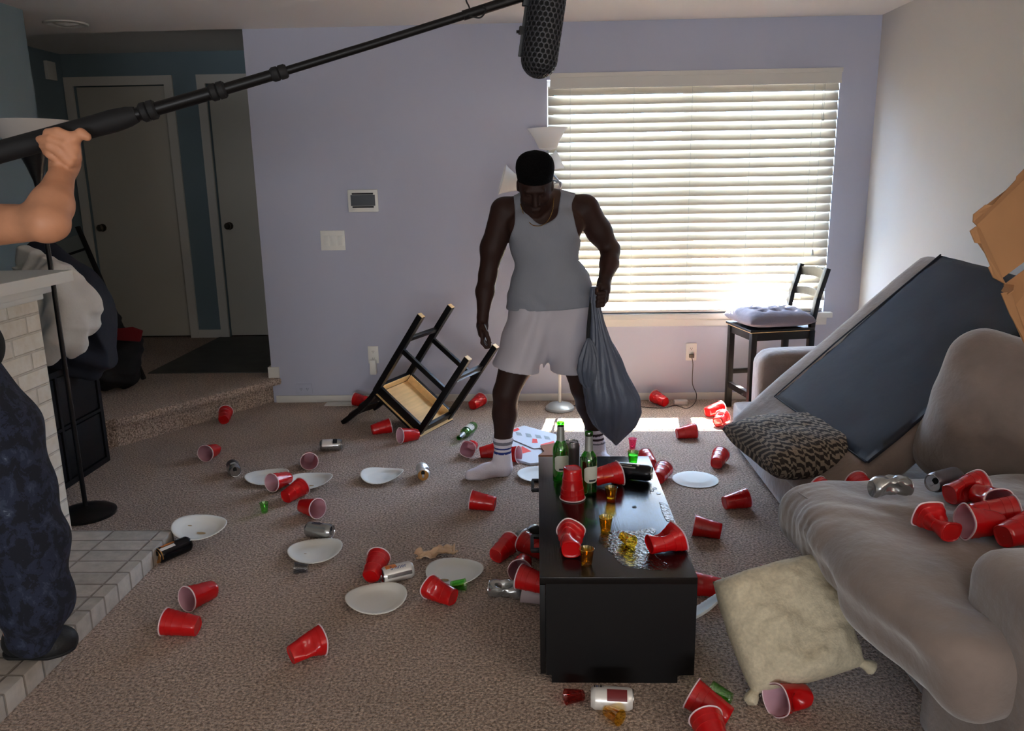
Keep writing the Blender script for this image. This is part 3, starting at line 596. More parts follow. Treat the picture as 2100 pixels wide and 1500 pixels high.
t = empty('floor_lamp', (.145, 5.14, 0), label='silver floor lamp with several white cone shades behind the standing man', cat='floor lamp')
bm = bmesh.new(); lathe(bm, [(.001, .05), (.03, .049), (.075, .036), (.095, .018), (.095, .003), (.001, .002)], 48); obj('base', bm, M['silver'], t)
bm = bmesh.new(); tube(bm, [(0, 0, .045), (0, 0, 1.45)], .0095, 16); obj('pole', bm, M['lampwhite'], t)
def shade(c, d, r1, r2, L):
    d = Vector(d).normalized(); q = d.to_track_quat('Z', 'Y').to_matrix().to_4x4(); c = Vector(c)
    bm = bmesh.new(); lathe(bm, [(r1*.3, -.012), (r1, 0), (r1+(r2-r1)*.35, L*.45), (r1+(r2-r1)*.72, L*.8), (r2, L), (r2-.003, L), (r1+(r2-r1)*.68, L*.8), (r1-.003, .004)], 40)
    bmesh.ops.transform(bm, matrix=Matrix.Translation(c) @ q, verts=bm.verts); obj('cone_shade', bm, M['lampwhite'], t)
    bm = bmesh.new(); s = c-d*.012; tube(bm, spline([(0, 0, 1.43), (0, 0, 1.47), s-d*.08+Vector((0, 0, -.02)), s], 6), .006, 10); obj('arm', bm, M['silver'], t)
shade((-.07, 0, 1.675), (-.02, 0, 1), .055, .125, .12)
shade((-.245, -.02, 1.46), (-.86, -.1, .25), .04, .095, .115)
shade((-.07, .05, 1.575), (.75, 0, .35), .035, .062, .085)

# ------------------------------------------------------------------ dark shelf unit, clothes and bag by the landing
t = empty('shelf_unit', (-2.59, 3.8, 0), label='low black cube shelf unit piled with clothes beside the fireplace', cat='shelf unit')
bm = bmesh.new(); x0, x1, y0, y1, h = -2.79, -2.39, 3.42, 4.19, .60
box(bm, x0, x1, y0, y0+.03, 0, h); box(bm, x0, x1, y1-.03, y1, 0, h); box(bm, x0, x1, y0+.03, y1-.03, h-.03, h); box(bm, x0, x1, y0+.03, y1-.03, 0, .03); box(bm, x0, x0+.01, y0+.03, y1-.03, .03, h-.03)
box(bm, x0, x1, 3.795, 3.815, .03, h-.03); box(bm, x0, x1, y0+.03, 3.795, .293, .31); box(bm, x0, x1, 3.815, y1-.03, .293, .31)
part('carcass', bm, M['shelf'], t, bevel=.001, smooth=False)
for yy in (3.455, 3.82):
    for zz in (.034, .314): part('fabric_bin', B(x0+.02, x1-.006, yy, yy+.335, zz, zz+.25), M['shelf'], t, bevel=.006)
def blob(name, fn, lo, hi, h, mt, label, cat, par=None, warp=None, sm=2):
    c = Clay(lo, hi, h); fn(c)
    if warp: c.warp(warp)
    o = c.mesh(name, mt, par, sm)
    if label: tag(o, label, cat)
    return o
def P(u, v, y): p = gy(u, v, y); return (p.x, p.y, p.z)
def jacket(c):
    c.chain([P(60, 530, 3.75), P(110, 575, 3.75), P(160, 620, 3.78), P(172, 665, 3.8)], [.07, .10, .10, .085], .05)
    c.chain([P(100, 560, 3.66), P(128, 640, 3.68), P(118, 690, 3.66), P(100, 740, 3.66)], [.06, .085, .07, .035], .04)
    c.chain([P(150, 660, 3.72), P(155, 700, 3.72), P(148, 728, 3.72)], [.07, .05, .015], .04)
    c.chain([P(40, 600, 3.72), P(80, 640, 3.7), P(95, 700, 3.7)], [.1, .09, .06], .04)
wj = lambda x, y, z: .022*np.abs(np.sin(15*(x*.8+z*.65)+2.4*np.sin(8*z+6*y)))+.012*np.abs(np.sin(28*(z*.8-x*.5)+3*np.sin(12*x)))-.012
blob('white_jacket', jacket, (-2.85, 3.45, .45), (-2.05, 4.0, 1.35), .008, M['cloth'], 'crumpled white jacket heaped on the black shelf unit behind the fireplace', 'jacket', warp=wj)
def coat(c):
    c.chain([P(95, 520, 4.0), P(160, 580, 4.0), P(205, 650, 4.0), P(212, 720, 4.02)], [.08, .09, .1, .08], .05)
    c.chain([P(150, 640, 3.98), P(150, 720, 3.98), P(190, 745, 4.0)], [.12, .12, .08], .05)
blob('dark_coat', coat, (-2.8, 3.75, .4), (-2.2, 4.3, 1.35), .009, M['navycloth'], 'dark navy coat slumped behind the white jacket on the shelf', 'coat', warp=lambda x, y, z: .012*np.sin(30*(x+z*.8)+2*np.sin(11*z)))
t = empty('backpack', (-2.85, 5.1, LZ), label='black backpack with dark red pocket on the landing by the doors', cat='bag')
def pack(c):
    c.chain([(-3.0, 5.1, LZ+.16), (-2.82, 5.1, LZ+.16)], [.155, .15], .05); c.chain([(-3.0, 5.1, LZ+.44), (-2.84, 5.1, LZ+.42)], [.15, .12], .06); c.chain([(-2.9, 5.1, LZ+.56), (-2.84, 5.08, LZ+.52)], [.07, .05], .03)
    c.cone((-2.70, 5.02, LZ+.12), (-2.68, 5.12, LZ+.30), .10, .085, .04); c.cone((-2.98, 4.98, LZ+.12), (-2.8, 4.95, LZ+.12), .1, .09, .04); c.cut((0, 0, LZ+.002), (0, 0, -1))
o = blob('pack_body', pack, (-3.3, 4.75, LZ-.02), (-2.45, 5.4, LZ+.72), .011, M['blackcloth'], None, None, warp=lambda x, y, z: .012*np.sin(38*x+3*np.sin(20*z))*np.sin(33*z+2*np.sin(17*y)))
o.parent = t; o.matrix_parent_inverse = Matrix.Translation(-Vector(t.location))
c = gy(247, 689, 4.86); bm = bmesh.new(); prism(bm, [(-.10, -.035), (.09, -.05), (.115, .02), (.05, .045), (-.09, .03)], 0, .02)
bmesh.ops.transform(bm, matrix=Matrix.Translation(Vector((c.x-.0, 4.93, c.z))-Vector(t.location)) @ Matrix.Rotation(PI/2, 4, 'X'), verts=bm.verts); obj('red_pocket', bm, M['redcloth'], t, bevel=.006)
# grey board leaning behind the coats
t = empty('leaning_board', (-2.95, 5.34, .2), label='grey framed board leaning in the hall behind the heaped coats', cat='board')
A, Bq, Cq, Dq = [gy(u, v, y) for u, v, y in ((128, 452, 4.8), (160, 470, 4.8), (216, 640, 4.8), (150, 640, 4.8))]
bm = bmesh.new(); pl = [(-.02, 0), (.13, 0), (.13, .62), (-.05, .62)]
mt_ = frame_mtx(gy(232, 640, 5.34), (1, 0, .0), (0, 0, 1)) @ Matrix.Rotation(math.radians(-17), 4, 'Y')
bm = bmesh.new(); box(bm, -.2, .0, -.008, .008, -.5, .55); bmesh.ops.transform(bm, matrix=Matrix.Translation(-Vector(t.location)) @ mt_, verts=bm.verts); obj('panel', bm, M['board'], t, smooth=False)
bm = bmesh.new(); box(bm, .0, .022, -.014, .014, -.5, .6); box(bm, -.2, 0, -.014, .014, .26, .28); box(bm, -.2, 0, -.014, .014, .44, .456); bmesh.ops.transform(bm, matrix=Matrix.Translation(-Vector(t.location)) @ mt_, verts=bm.verts); obj('frame', bm, M['blackmatte'], t, smooth=False)

# ------------------------------------------------------------------ sofa
def rbox(sx, sy, sz, r, n=10, bulge=(0, 0, 0), wr=.0, seed=0):
    bm = bmesh.new(); bmesh.ops.create_cube(bm, size=2); bmesh.ops.subdivide_edges(bm, edges=bm.edges[:], cuts=n*2, use_grid_fill=True); bm.normal_update()
    S = Vector((sx/2, sy/2, sz/2))
    for v in bm.verts:
        c = v.co.copy(); p = Vector((c.x*S.x, c.y*S.y, c.z*S.z))
        inner = Vector([max(-(S[i]-r), min(S[i]-r, p[i])) for i in range(3)])
        # push grid points towards the rounded border
        d = p-inner
        q = inner + (d.normalized()*r if d.length > 1e-9 else d)
        f = Vector(((1-c.y**2)*(1-c.z**2), (1-c.x**2)*(1-c.z**2), (1-c.x**2)*(1-c.y**2)))
        q += Vector([bulge[i]*c[i]*max(f[i], 0)**.7 for i in range(3)])
        if wr:
            k = wr*noise.fractal(Vector((q.x*5+seed, q.y*5, q.z*5)), 1, 2, 3); q += v.normal*k if v.normal.length > 0 else Vector()
        v.co = q
    return bm
def place(name, bm, mt, par, mtx, **k):
    bmesh.ops.transform(bm, matrix=mtx, verts=bm.verts)
    if par is not None: bmesh.ops.transform(bm, matrix=Matrix.Translation(-Vector(par.location)), verts=bm.verts)
    k.setdefault('angle', 180); return obj(name, bm, mt, par, **k)
T = Matrix.Translation; RZ = lambda a: Matrix.Rotation(math.radians(a), 4, 'Z'); RX = lambda a: Matrix.Rotation(math.radians(a), 4, 'X'); RY = lambda a: Matrix.Rotation(math.radians(a), 4, 'Y')
so = empty('sofa', (1.55, 3.0, 0), label='taupe microfibre sectional sofa along the right wall with cushions pulled loose', cat='sofa')
place('base', rbox(1.02, 2.75, .24, .03, 8), M['sofa'], so, T((1.60, 3.02, .145)) @ RZ(0))
place('base', rbox(.98, 1.0, .27, .03, 8), M['sofa'], so, T((1.56, 1.5, .165)) @ RZ(7))
place('far_arm', rbox(.90, .24, .52, .08, 10, (0, .01, .02)), M['sofa'], so, T((1.68, 4.46, .27)))
place('near_arm', rbox(1.02, .62, .62, .07, 14, (.012, .02, .012), .006, 4), M['sofa'], so, T((1.565, 1.565, .312)) @ RZ(2))
place('back_rest', rbox(.22, 3.1, .62, .08, 10, (.02, 0, .02)), M['sofa'], so, T((2.005, 3.0, .42)))
c = Clay((.66, 1.48, .22), (1.92, 2.80, .60), .0105)
c.box((1.40, 2.28, .385), (.56, .395, .105), .085, 7); c.box((.985, 1.86, .375), (.115, .27, .108), .085, 12, k=.07)
c.ell((1.25, 2.25, .46), (.40, .33, .050), k=.05); c.ell((.93, 2.1, .44), (.12, .45, .065), k=.05)
c.warp(lambda x, y, z: .0022*np.sin(150*y+1.5*np.sin(12*z))*np.clip((.93-x-(y-2.2)*-.12)*9, 0, 1)*np.clip((y-2.05)*4, 0, 1)+.004*np.sin(9*x+7*y)*np.sin(13*y-4*x)+.0025*np.sin(31*x+17*y+3*np.sin(11*y)))
sc = adopt(c.mesh('seat_cushion', M['sofa'], so, 2), so)
bm = bmesh.new(); tube(bm, spline([(.850, 2.50, .482), (.872, 2.35, .492), (.893, 2.2, .496), (.915, 2.05, .494), (.937, 1.9, .490), (.955, 1.76, .484)], 5), .0022, 8)
adopt(obj('piping', bm, M['sofa'], sc), sc).parent = sc; sc.children[0].matrix_parent_inverse = Matrix()

# big loose seat cushion flipped over, dark dust cover up
A = gy(1893, 512, 3.98); Bc = gy(2072, 655, 3.20); Dc = gy(1484, 862, 3.86)
ex = (A-Dc); Lx = ex.length; ex.normalize(); ey = (A-Bc); ey = (ey-ex*ey.dot(ex)); Ly = ey.length+.12; ey.normalize(); ez = ex.cross(ey)
mt_ = Matrix((ex, ey, ez)).transposed().to_4x4(); ctr = A-ex*Lx/2-ey*Ly/2 - ez*.085; mt_.translation = ctr
t = empty('loose_seat_cushion', mtx=mt_, label='large loose taupe sofa cushion flipped up with its dark underside showing', cat='sofa cushion')
obj('cushion_body', rbox(Lx, Ly, .17, .055, 14, (.01, .01, .012), .006, 9), M['sofa'], t, angle=180)
bm = rbox(Lx*.80, Ly-.15, .02, .009, 14, (0, 0, .008), .003, 3)
bmesh.ops.transform(bm, matrix=T((Lx*.095, -.065, .085)), verts=bm.verts); obj('dust_cover', bm, M['under'], t, angle=180)
bm = bmesh.new(); x0 = Lx*.095-Lx*.4; x1 = Lx*.095+Lx*.4; yy = Ly/2-.14
tube(bm, [(x0, -Ly/2+.02, .088), (x0, 0, .094), (x0, yy, .092), (0, yy, .099), (x1, yy, .092)], .004, 8); obj('seam', bm, M['under'], t)

def pm(cx, cy, cz, ax, az): return frame_mtx(Vector((cx, cy, cz)), ax, az)
# patterned scatter pillow
bm = pillow_mesh(.50, .50, .19, 40, .05, .5, .006, 3); t = obj('patterned_pillow', bm, M['kilim'], angle=180)
p = gy(1625, 918, 3.48); t.matrix_world = pm(1.128, 3.34, .362, (.977, .212, .008), (-.03, -.06, 1)); tag(t, 'dark brown kilim patterned throw pillow lying on the bare sofa deck', 'pillow')
# large back cushion at right
c = Clay((-.40, -.28, -.36), (.40, .28, .36), .011); c.box((0, 0, 0), (.34, .13, .30), .12, 0); c.ell((0, -.05, -.02), (.27, .19, .24), k=.08); c.ell((-.15, -.02, -.12), (.16, .19, .16), k=.08)
c.warp(lambda x, y, z: .008*np.sin(10*x+6*z)*np.sin(9*z-5*x)+.004*np.sin(26*x+18*z+2*np.sin(12*z)))
t = c.mesh('back_cushion', M['sofa'], None, 2); t.matrix_world = T((1.80, 2.88, .59)) @ RZ(-42) @ RX(-12) @ RY(9)
tag(t, 'large puffy taupe back cushion slumped at the right behind the cans', 'sofa cushion')
# dark grey cushion corner behind it
bm = pillow_mesh(.36, .40, .14, 24, .04, .45, .006, 12); t = obj('grey_cushion', bm, M['under'], angle=180)
t.matrix_world = pm(1.93, 2.93, .86, (.3, -.9, .1), (-.8, -.2, .5)); tag(t, 'slate grey cushion corner wedged behind the pizza box', 'cushion')
# cream pillow on the floor
bm = pillow_mesh(.345, .335, .19, 48, -.05, .42, .012, 5, sharp=2)
t = empty('cream_pillow', (0, 0, 0), label='cream linen pillow with knotted corners on the carpet against the sofa', cat='pillow')
mt_ = frame_mtx(gz(1614, 1276, .185), (.94, .12, .20), (-.016, -.67, .60)); t.matrix_world = mt_
obj('pillow_body', bm, M['cream'], t, angle=180)
for sx, sy in ((-1, -1), (1, 1), (1, -1)):
    bm = bmesh.new(); b0 = Vector((sx*.152, sy*.148, 0)); d = Vector((sx, sy, 0)).normalized()
    tube(bm, spline([b0-d*.04, b0, b0+d*.022, b0+d*.05, b0+d*.058], 4), [.02, .02, .02, .018, .017, .014, .013, .013, .014, .017, .02, .021, .02, .017, .012, .008, .004], 14)
    for v in bm.verts: v.co += Vector((1, 1, 1))*.003*noise.noise(v.co*80)
    obj('corner_knot', bm, M['cream'], t, angle=180)

# ------------------------------------------------------------------ pizza box
t = empty('pizza_box', (1.55, 2.5, .95), label='open brown corrugated pizza box standing on edge at the right', cat='pizza box')
def panel(name, pts, th, mt=M['card']):
    P3 = [Vector(p)-Vector(t.location) for p in pts]; n = (P3[1]-P3[0]).cross(P3[2]-P3[0]).normalized()*th
    bm = bmesh.new(); a = [bm.verts.new(p) for p in P3]; b = [bm.verts.new(p+n) for p in P3]; k = len(a)
    bm.faces.new(a[::-1]); bm.faces.new(b)
    for i in range(k): bm.faces.new((a[i], a[(i+1) % k], b[(i+1) % k], b[i]))
    return obj(name, bm, mt, t, smooth=False)
q = lambda u, v, y: gy(u, v, y)
panel('lid', [q(2002, 462, 2.55), q(2018, 505, 2.56), q(2052, 572, 2.58), q(2190, 470, 2.75), q(2130, 330, 2.72)], .003)
panel('lid_flap', [q(1996, 455, 2.50), q(1997, 440, 2.50), q(2022, 420, 2.52), q(2036, 421, 2.53), q(2085, 368, 2.6), q(2086, 362, 2.6), q(2118, 330, 2.65), q(2135, 335, 2.72), q(2004, 463, 2.552)], .003, M['card'])
panel('lid_flap', [q(1988, 474, 2.50), q(1998, 498, 2.50), q(2010, 500, 2.51), q(2030, 545, 2.53), q(2026, 549, 2.53), q(2036, 570, 2.53), q(2062, 584, 2.56), q(2056, 573, 2.58), q(2008, 468, 2.555), q(2000, 465, 2.53)], .003, M['card'])
panel('tray', [q(2058, 584, 2.585), q(2070, 640, 2.5), q(2130, 760, 2.42), q(2240, 700, 2.45), q(2200, 480, 2.7)], .003)
panel('tray_flap', [q(2053, 597, 2.55), q(2062, 582, 2.56), q(2080, 585, 2.52), q(2078, 596, 2.5), q(2066, 604, 2.5)], .003, M['card'])
panel('tray_flap', [q(2052, 602, 2.50), q(2070, 645, 2.46), q(2095, 690, 2.42), q(2125, 765, 2.38), q(2133, 760, 2.425), q(2072, 600, 2.52)], .003, M['card'])

# ------------------------------------------------------------------ the man with the bin bag
man = empty('person', (.05, 3.95, 0), label='man in grey tank top, white shorts and striped socks looking down holding bin bag', cat='person')
def rotx_(a): c, s = math.cos(a), math.sin(a); return [[1, 0, 0], [0, c, -s], [0, s, c]]
HD = np.array((-.004, 3.835, 1.462)); HA = math.radians(37)     # head centre, pitched down
def hp(x, y, z):      # head space: x right in picture, y towards the face (-Y world), z up
    c, s = math.cos(HA), math.sin(HA); Yv = np.array((0, -c, -s)); Zv = np.array((0, -s, c))
    return tuple(HD + np.array((x, 0, 0)) + Yv*y + Zv*z)
HR = [[1, 0, 0], [0, -math.cos(HA), -math.sin(HA)], [0, -math.sin(HA), math.cos(HA)]]
def arm_r(c, g=0):
    c.chain([(-.155, 3.94, 1.345), (-.215, 3.945, 1.17), (-.240, 3.945, 1.04)], [.066+g, .056+g, .044+g], .03)
    c.chain([(-.240, 3.945, 1.04), (-.255, 3.92, .96), (-.266, 3.88, .84)], [.044, .044, .027], .02)
def arm_l(c, g=0):
    c.chain([(.235, 3.945, 1.350), (.305, 3.975, 1.24), (.362, 3.985, 1.15)], [.068+g, .058+g, .045+g], .03)
    c.chain([(.362, 3.985, 1.15), (.352, 3.93, 1.09), (.320, 3.845, 1.005)], [.046, .045, .029], .02)
def torso(c, g=0):
    c.ell((.04, 3.95, 1.215), (.170+g, .118+g, .20+g), k=.03)
    c.ell((-.045, 3.885, 1.275), (.095+g, .062+g, .075+g), k=.04); c.ell((.13, 3.885, 1.275), (.095+g, .062+g, .075+g), k=.04)
    c.chain([(.045, 3.965, 1.15), (.07, 3.97, 1.0), (.075, 3.975, .90)], [.118+g, .115+g, .12+g], .05)
    c.cone((-.02, 3.965, .99), (.155, 3.965, .99), .105+g, .105+g, .05)
    c.cone((-.01, 3.975, .88), (.155, 3.985, .88), .108+g, .108+g, .05)
    c.chain([(-.155, 3.95, 1.35), (-.04, 3.935, 1.385), (.015, 3.91, 1.41)], [.05+g, .045+g, .05+g], .04)
    c.chain([(.235, 3.95, 1.355), (.10, 3.935, 1.39), (.015, 3.91, 1.41)], [.05+g, .045+g, .05+g], .04)
def legs(c, g=0):
    c.chain([(.0, 3.97, .84), (-.095, 3.92, .62), (-.160, 3.875, .455)], [.115+g, .090+g, .062+g], .03)
    c.chain([(-.160, 3.875, .455), (-.168, 3.905, .34), (-.180, 3.915, .20), (-.186, 3.915, .085)], [.062+g, .062+g, .043+g, .036+g], .02)
    c.chain([(.155, 3.985, .84), (.20, 3.985, .62), (.232, 3.99, .45)], [.115+g, .090+g, .062+g], .03)
    c.chain([(.232, 3.99, .45), (.262, 4.05, .34), (.296, 4.09, .20), (.312, 4.10, .085)], [.062+g, .060+g, .043+g, .036+g], .02)
def feet(c, g=0):
    c.chain([(-.180, 3.925, .045), (-.27, 3.905, .032), (-.352, 3.885, .020)], [.040+g, .033+g, .020+g], .03); c.cone((-.187, 3.93, .035), (-.186, 3.915, .10), .035+g, .036+g, .03)
    c.cone((-.30, 3.87, .024), (-.345, 3.865, .019), .024+g, .017+g, .03)
    c.chain([(.312, 4.11, .045), (.345, 4.03, .033), (.37, 3.95, .022)], [.040+g, .034+g, .022+g], .03); c.cone((.313, 4.115, .035), (.312, 4.10, .10), .035+g, .036+g, .03)
def fing(c, pts, r0=.0095, r1=.0078): c.chain(pts, [r0+(r1-r0)*i/(len(pts)-1) for i in range(len(pts))], .004)
c = Clay((-.36, 3.62, -.005), (.46, 4.22, 1.64), .0052)
torso(c); arm_r(c); arm_l(c); legs(c); feet(c)
c.cone((.015, 3.915, 1.35), (.002, 3.865, 1.43), .064, .060, .03)       # neck
# skull and face
c.ell(hp(0, -.02, .045), (.080, .098, .092), HR, .02); c.ell(hp(0, .018, -.02), (.069, .078, .095), HR, .03)
c.ell(hp(0, .030, -.078), (.050, .052, .045), HR, .03)                   # jaw
c.ell(hp(0, .078, -.100), (.022, .016, .016), HR, .015)                  # chin
c.cone(hp(-.035, .083, .035), hp(.035, .083, .035), .012, .012, .015)    # brow
c.cone(hp(0, .090, .018), hp(0, .108, -.028), .009, .014, .010)          # nose
c.ell(hp(-.015, .096, -.032), (.010, .012, .008), HR, .006); c.ell(hp(.015, .096, -.032), (.010, .012, .008), HR, .006)
for s in (-1, 1):
    c.ell(hp(s*.031, .088, .014), (.016, .012, .010), HR, .006, mode='sub')
    c.ell(hp(s*.031, .078, .013), (.013, .012, .010), HR, .002)
    c.ell(hp(s*.045, .066, -.018), (.022, .02, .018), HR, .02)           # cheek
    c.ell(hp(s*.079, -.005, .0), (.010, .020, .032), HR, .006); c.ell(hp(s*.088, .002, .004), (.006, .010, .016), HR, .004, mode='sub')
c.ell(hp(0, .092, -.062), (.025, .013, .008), HR, .006); c.ell(hp(0, .090, -.075), (.022, .013, .009), HR, .006)   # lips
c.cone(hp(-.022, .103, -.068), hp(.022, .103, -.068), .002, .002, .003, mode='sub')
# right hand hanging, fingers curled to the picture's right
c.chain([(-.266, 3.88, .84), (-.268, 3.865, .80), (-.266, 3.85, .765)], [.027, .027, .024], .015)
c.cone((-.268, 3.885, .79), (-.266, 3.885, .752), .022, .017, .015); c.cone((-.268, 3.83, .795), (-.266, 3.825, .762), .020, .016, .015)
for i, (y, l) in enumerate(((3.818, .9), (3.842, 1.0), (3.866, .96), (3.888, .8))):
    fing(c, [(-.266, y, .762), (-.268, y-.004, .762-.042*l), (-.250, y-.006, .762-.066*l), (-.232, y-.008, .762-.062*l)])
fing(c, [(-.262, 3.825, .80), (-.246, 3.80, .775), (-.234, 3.79, .745), (-.230, 3.787, .722)], .013, .009)
# left hand gripping the neck of the bag
c.chain([(.320, 3.845, 1.005), (.313, 3.82, .975)], [.029, .030], .02); c.chain([(.320, 3.815, .985), (.318, 3.80, .935)], [.028, .022], .02)
for i in range(4):
    z = .975-.0195*i
    fing(c, [(.326-.002*i, 3.795, z), (.316-.002*i, 3.765, z-.006), (.290-.002*i, 3.757, z-.009), (.278-.001*i, 3.775, z-.008)], .0105, .009)
fing(c, [(.310, 3.815, 1.0), (.292, 3.79, .998), (.280, 3.768, .985), (.279, 3.760, .968)], .013, .0095)
c.cut((0, 0, .004), (0, 0, -1))
body = adopt(c.mesh('body', M['skin'], man, 1), man)
# tank top
c = Clay((-.25, 3.7, .80), (.36, 4.2, 1.48), .0052)
torso(c, .006); c.chain([(-.02, 3.975, .88), (.165, 3.985, .88)], [.134, .132], .04); c.cone((.075, 3.972, .93), (.075, 3.972, .86), .132, .143, .04)
c.ell((.035, 3.83, 1.425), (.083, .20, .138), k=.004, mode='sub')
c.ell((-.215, 3.95, 1.335), (.118, .4, .175), k=.004, mode='sub'); c.ell((.295, 3.95, 1.335), (.126, .4, .172), k=.004, mode='sub')
def wr(x, y, z): return .0035*np.sin(70*z+18*x+2.5*np.sin(14*x))*np.clip((1.0-z)*12, 0, 1)+.003*np.sin(55*x+40*z)*np.clip((z-1.15)*6, 0, 1)
c.warp(wr); c.cut((.0, 0, .872), (.04, 0, -1))
adopt(c.mesh('tank_top', M['tank'], man, 1), man)
# shorts
c = Clay((-.30, 3.68, .47), (.40, 4.24, .95), .0058)
c.chain([(-.02, 3.98, .87), (.165, 3.99, .87)], [.128, .126], .04); c.cone((.075, 3.975, .90), (.075, 3.975, .80), .136, .134, .04)
c.chain([(.0, 3.975, .84), (-.05, 3.95, .70), (-.112, 3.925, .555)], [.128, .122, .128], .04)
c.chain([(.155, 3.985, .84), (.165, 3.985, .70), (.178, 3.985, .50)], [.128, .120, .120], .04)
c.warp(lambda x, y, z: .006*np.sin(34*(x*.8+z*.5)+3*np.sin(9*z+4*y))+.004*np.sin(60*x-30*z+2*np.sin(20*x)))
c.cut((0, 0, .885), (0, 0, 1))
Xg, Yg, Zg = c._sl(c.lo, c.lo+c.h*c.n)[1]
left = np.maximum((-(Zg-(.570-.10*(Xg+.10)*1.8)))+0*Xg, -1)         # sloped left hem, level right hem
right = -(Zg-.545); hem = np.where(Xg < .018, left, right)
c.D = np.maximum(c.D, (hem+0*Yg).astype(np.float32))
c.put(lambda x, y, z: (np.abs(x-.018)-.004*1.0-np.clip((.63-z)*.10, 0, .02))+np.clip(z-.60, 0, 1)*3+0*y, (-.02, 3.7, .47), (.06, 4.2, .60), 0, 'sub')
adopt(c.mesh('shorts', M['shorts'], man, 1), man)
# hair: short flat-topped
c = Clay((-.13, 3.66, 1.36), (.13, 4.02, 1.66), .004)
c.ell(hp(0, -.028, .055), (.086, .102, .096), HR, .01); c.ell(hp(0, .0, .098), (.080, .088, .052), HR, .03); c.box((HD[0], HD[1]-.01, HD[2]+.095), (.083, .075, .054), .05, 0, k=.02)
c.cut(hp(0, .062, .030), tuple(np.array(hp(0, 1, -.55))-HD)); c.cut(hp(0, 0, -.045), tuple(np.array(hp(0, 0, -1))-HD))
c.warp(lambda x, y, z: .0012*np.sin(300*x)*np.sin(290*y)*np.sin(310*z))
adopt(c.mesh('hair', M['hair'], man, 1), man)
# striped socks
def sock(sgn, par):
    c = Clay((-.42, 3.80, -.002) if sgn < 0 else (.22, 3.85, -.002), (-.10, 4.01, .24) if sgn < 0 else (.45, 4.2, .25), .0042)
    legs(c, .004); feet(c, .004); c.cut((0, 0, .003), (0, 0, -1)); c.cut((0, 0, .215 if sgn < 0 else .20), (0, 0, 1))
    c.warp(lambda x, y, z: .0010*np.sin(140*z+8*x)*np.clip((.09-z)*30, 0, 1))
    o = adopt(c.mesh('sock', M['sock'], par, 1), par); me = o.data
    mats = (M['grey'], M['blue'], M['blue']) if sgn < 0 else (M['darkstripe'], M['darkstripe'], M['grey'])
    for x in mats: me.materials.append(x)
    zt = .215 if sgn < 0 else .20
    for p in me.polygons:
        z = zt-p.center.z
        for k, (a, b) in enumerate(((.018, .034), (.050, .060), (.072, .083))):
            if a < z < b: p.material_index = k+1
    return o
sock(-1, man); sock(1, man)
# gold chain lying on the collarbones
bm = bmesh.new(); pts = spline([(.085, 3.90, 1.435), (.082, 3.862, 1.395), (.074, 3.832, 1.345), (.056, 3.818, 1.305), (.026, 3.812, 1.283), (-.006, 3.812, 1.281), (-.028, 3.817, 1.292), (-.055, 3.835, 1.325), (-.075, 3.87, 1.38)], 10)
for i, p in enumerate(pts[:-1]): tube(bm, [p, p.lerp(pts[i+1], .96)], .0023 if i % 2 else .0016, 6)
adopt(obj('neck_chain', bm, M['gold'], man), man)

# bin bag: folds gathered at the fist
bag = empty('bin_bag', (.30, 3.77, .95), label='grey plastic bin bag hanging full from the man\'s hand', cat='bin bag')
def loft(name, rings, mt, par, n=96, fold=.08, nf=9, seed=0):
    bm = bmesh.new(); R = []
    for q, (cx, cy, cz, rx, ry) in enumerate(rings):
        f = q/(len(rings)-1); ring = []
        for k in range(n):
            a = 2*PI*k/n; am = fold*(1-.65*f)
            w_ = 1 + am*math.sin(nf*a+seed+1.5*math.sin(3*a+q*.15)) + am*.5*math.sin((nf*2+3)*a+q*.3) + .05*noise.noise(Vector((math.cos(a)*2, math.sin(a)*2, f*6+seed)))
            ring.append(bm.verts.new((cx+rx*math.cos(a)*w_, cy+ry*math.sin(a)*w_, cz)))
        R.append(ring)
    for a, b in zip(R, R[1:]):
        for k in range(n): bm.faces.new((a[k], a[(k+1) % n], b[(k+1) % n], b[k]))
    bm.faces.new(R[0][::-1]); bm.faces.new(R[-1])
    return adopt(obj(name, bm, mt, par, angle=180), par)
def outline(pts, y, ryf, n=40):
    out = []
    for i in range(n+1):
        v = pts[0][0]+(pts[-1][0]-pts[0][0])*i/n
        for a, b in zip(pts, pts[1:]):
            if a[0] <= v <= b[0]+1e-6:
                s = (v-a[0])/(b[0]-a[0]); l = a[1]+(b[1]-a[1])*s; r = a[2]+(b[2]-a[2])*s; break
        L_ = gy(l, v, y); R_ = gy(r, v, y); rx = abs(R_.x-L_.x)/2; out.append(((L_.x+R_.x)/2, y, (L_.z+R_.z)/2, rx, rx*ryf(i/n)))
    return out
loft('bag_body', outline([(588, 1212, 1226), (620, 1209, 1228), (660, 1212, 1238), (700, 1209, 1252), (740, 1200, 1272), (780, 1196, 1292), (820, 1203, 1314), (850, 1205, 1316), (875, 1218, 1304), (895, 1241, 1284), (908, 1257, 1271), (914, 1262, 1265)], 3.775, lambda f: .9-.35*f), M['bag'], bag, fold=.13, nf=7)
loft('bag_flap', outline([(694, 1204, 1210), (712, 1194, 1222), (735, 1185, 1232), (760, 1182, 1236), (785, 1190, 1232), (802, 1205, 1226), (815, 1212, 1222)], 3.74, lambda f: .5, 24), M['bag'], bag, fold=.16, nf=5, seed=3)
bm = bmesh.new(); tube(bm, spline([gy(1214, 610, 3.77), gy(1209, 650, 3.765), gy(1206, 690, 3.755), gy(1208, 718, 3.75), gy(1200, 735, 3.74)], 5), .009, 8); adopt(obj('drawstring', bm, M['blackmatte'], bag), bag)

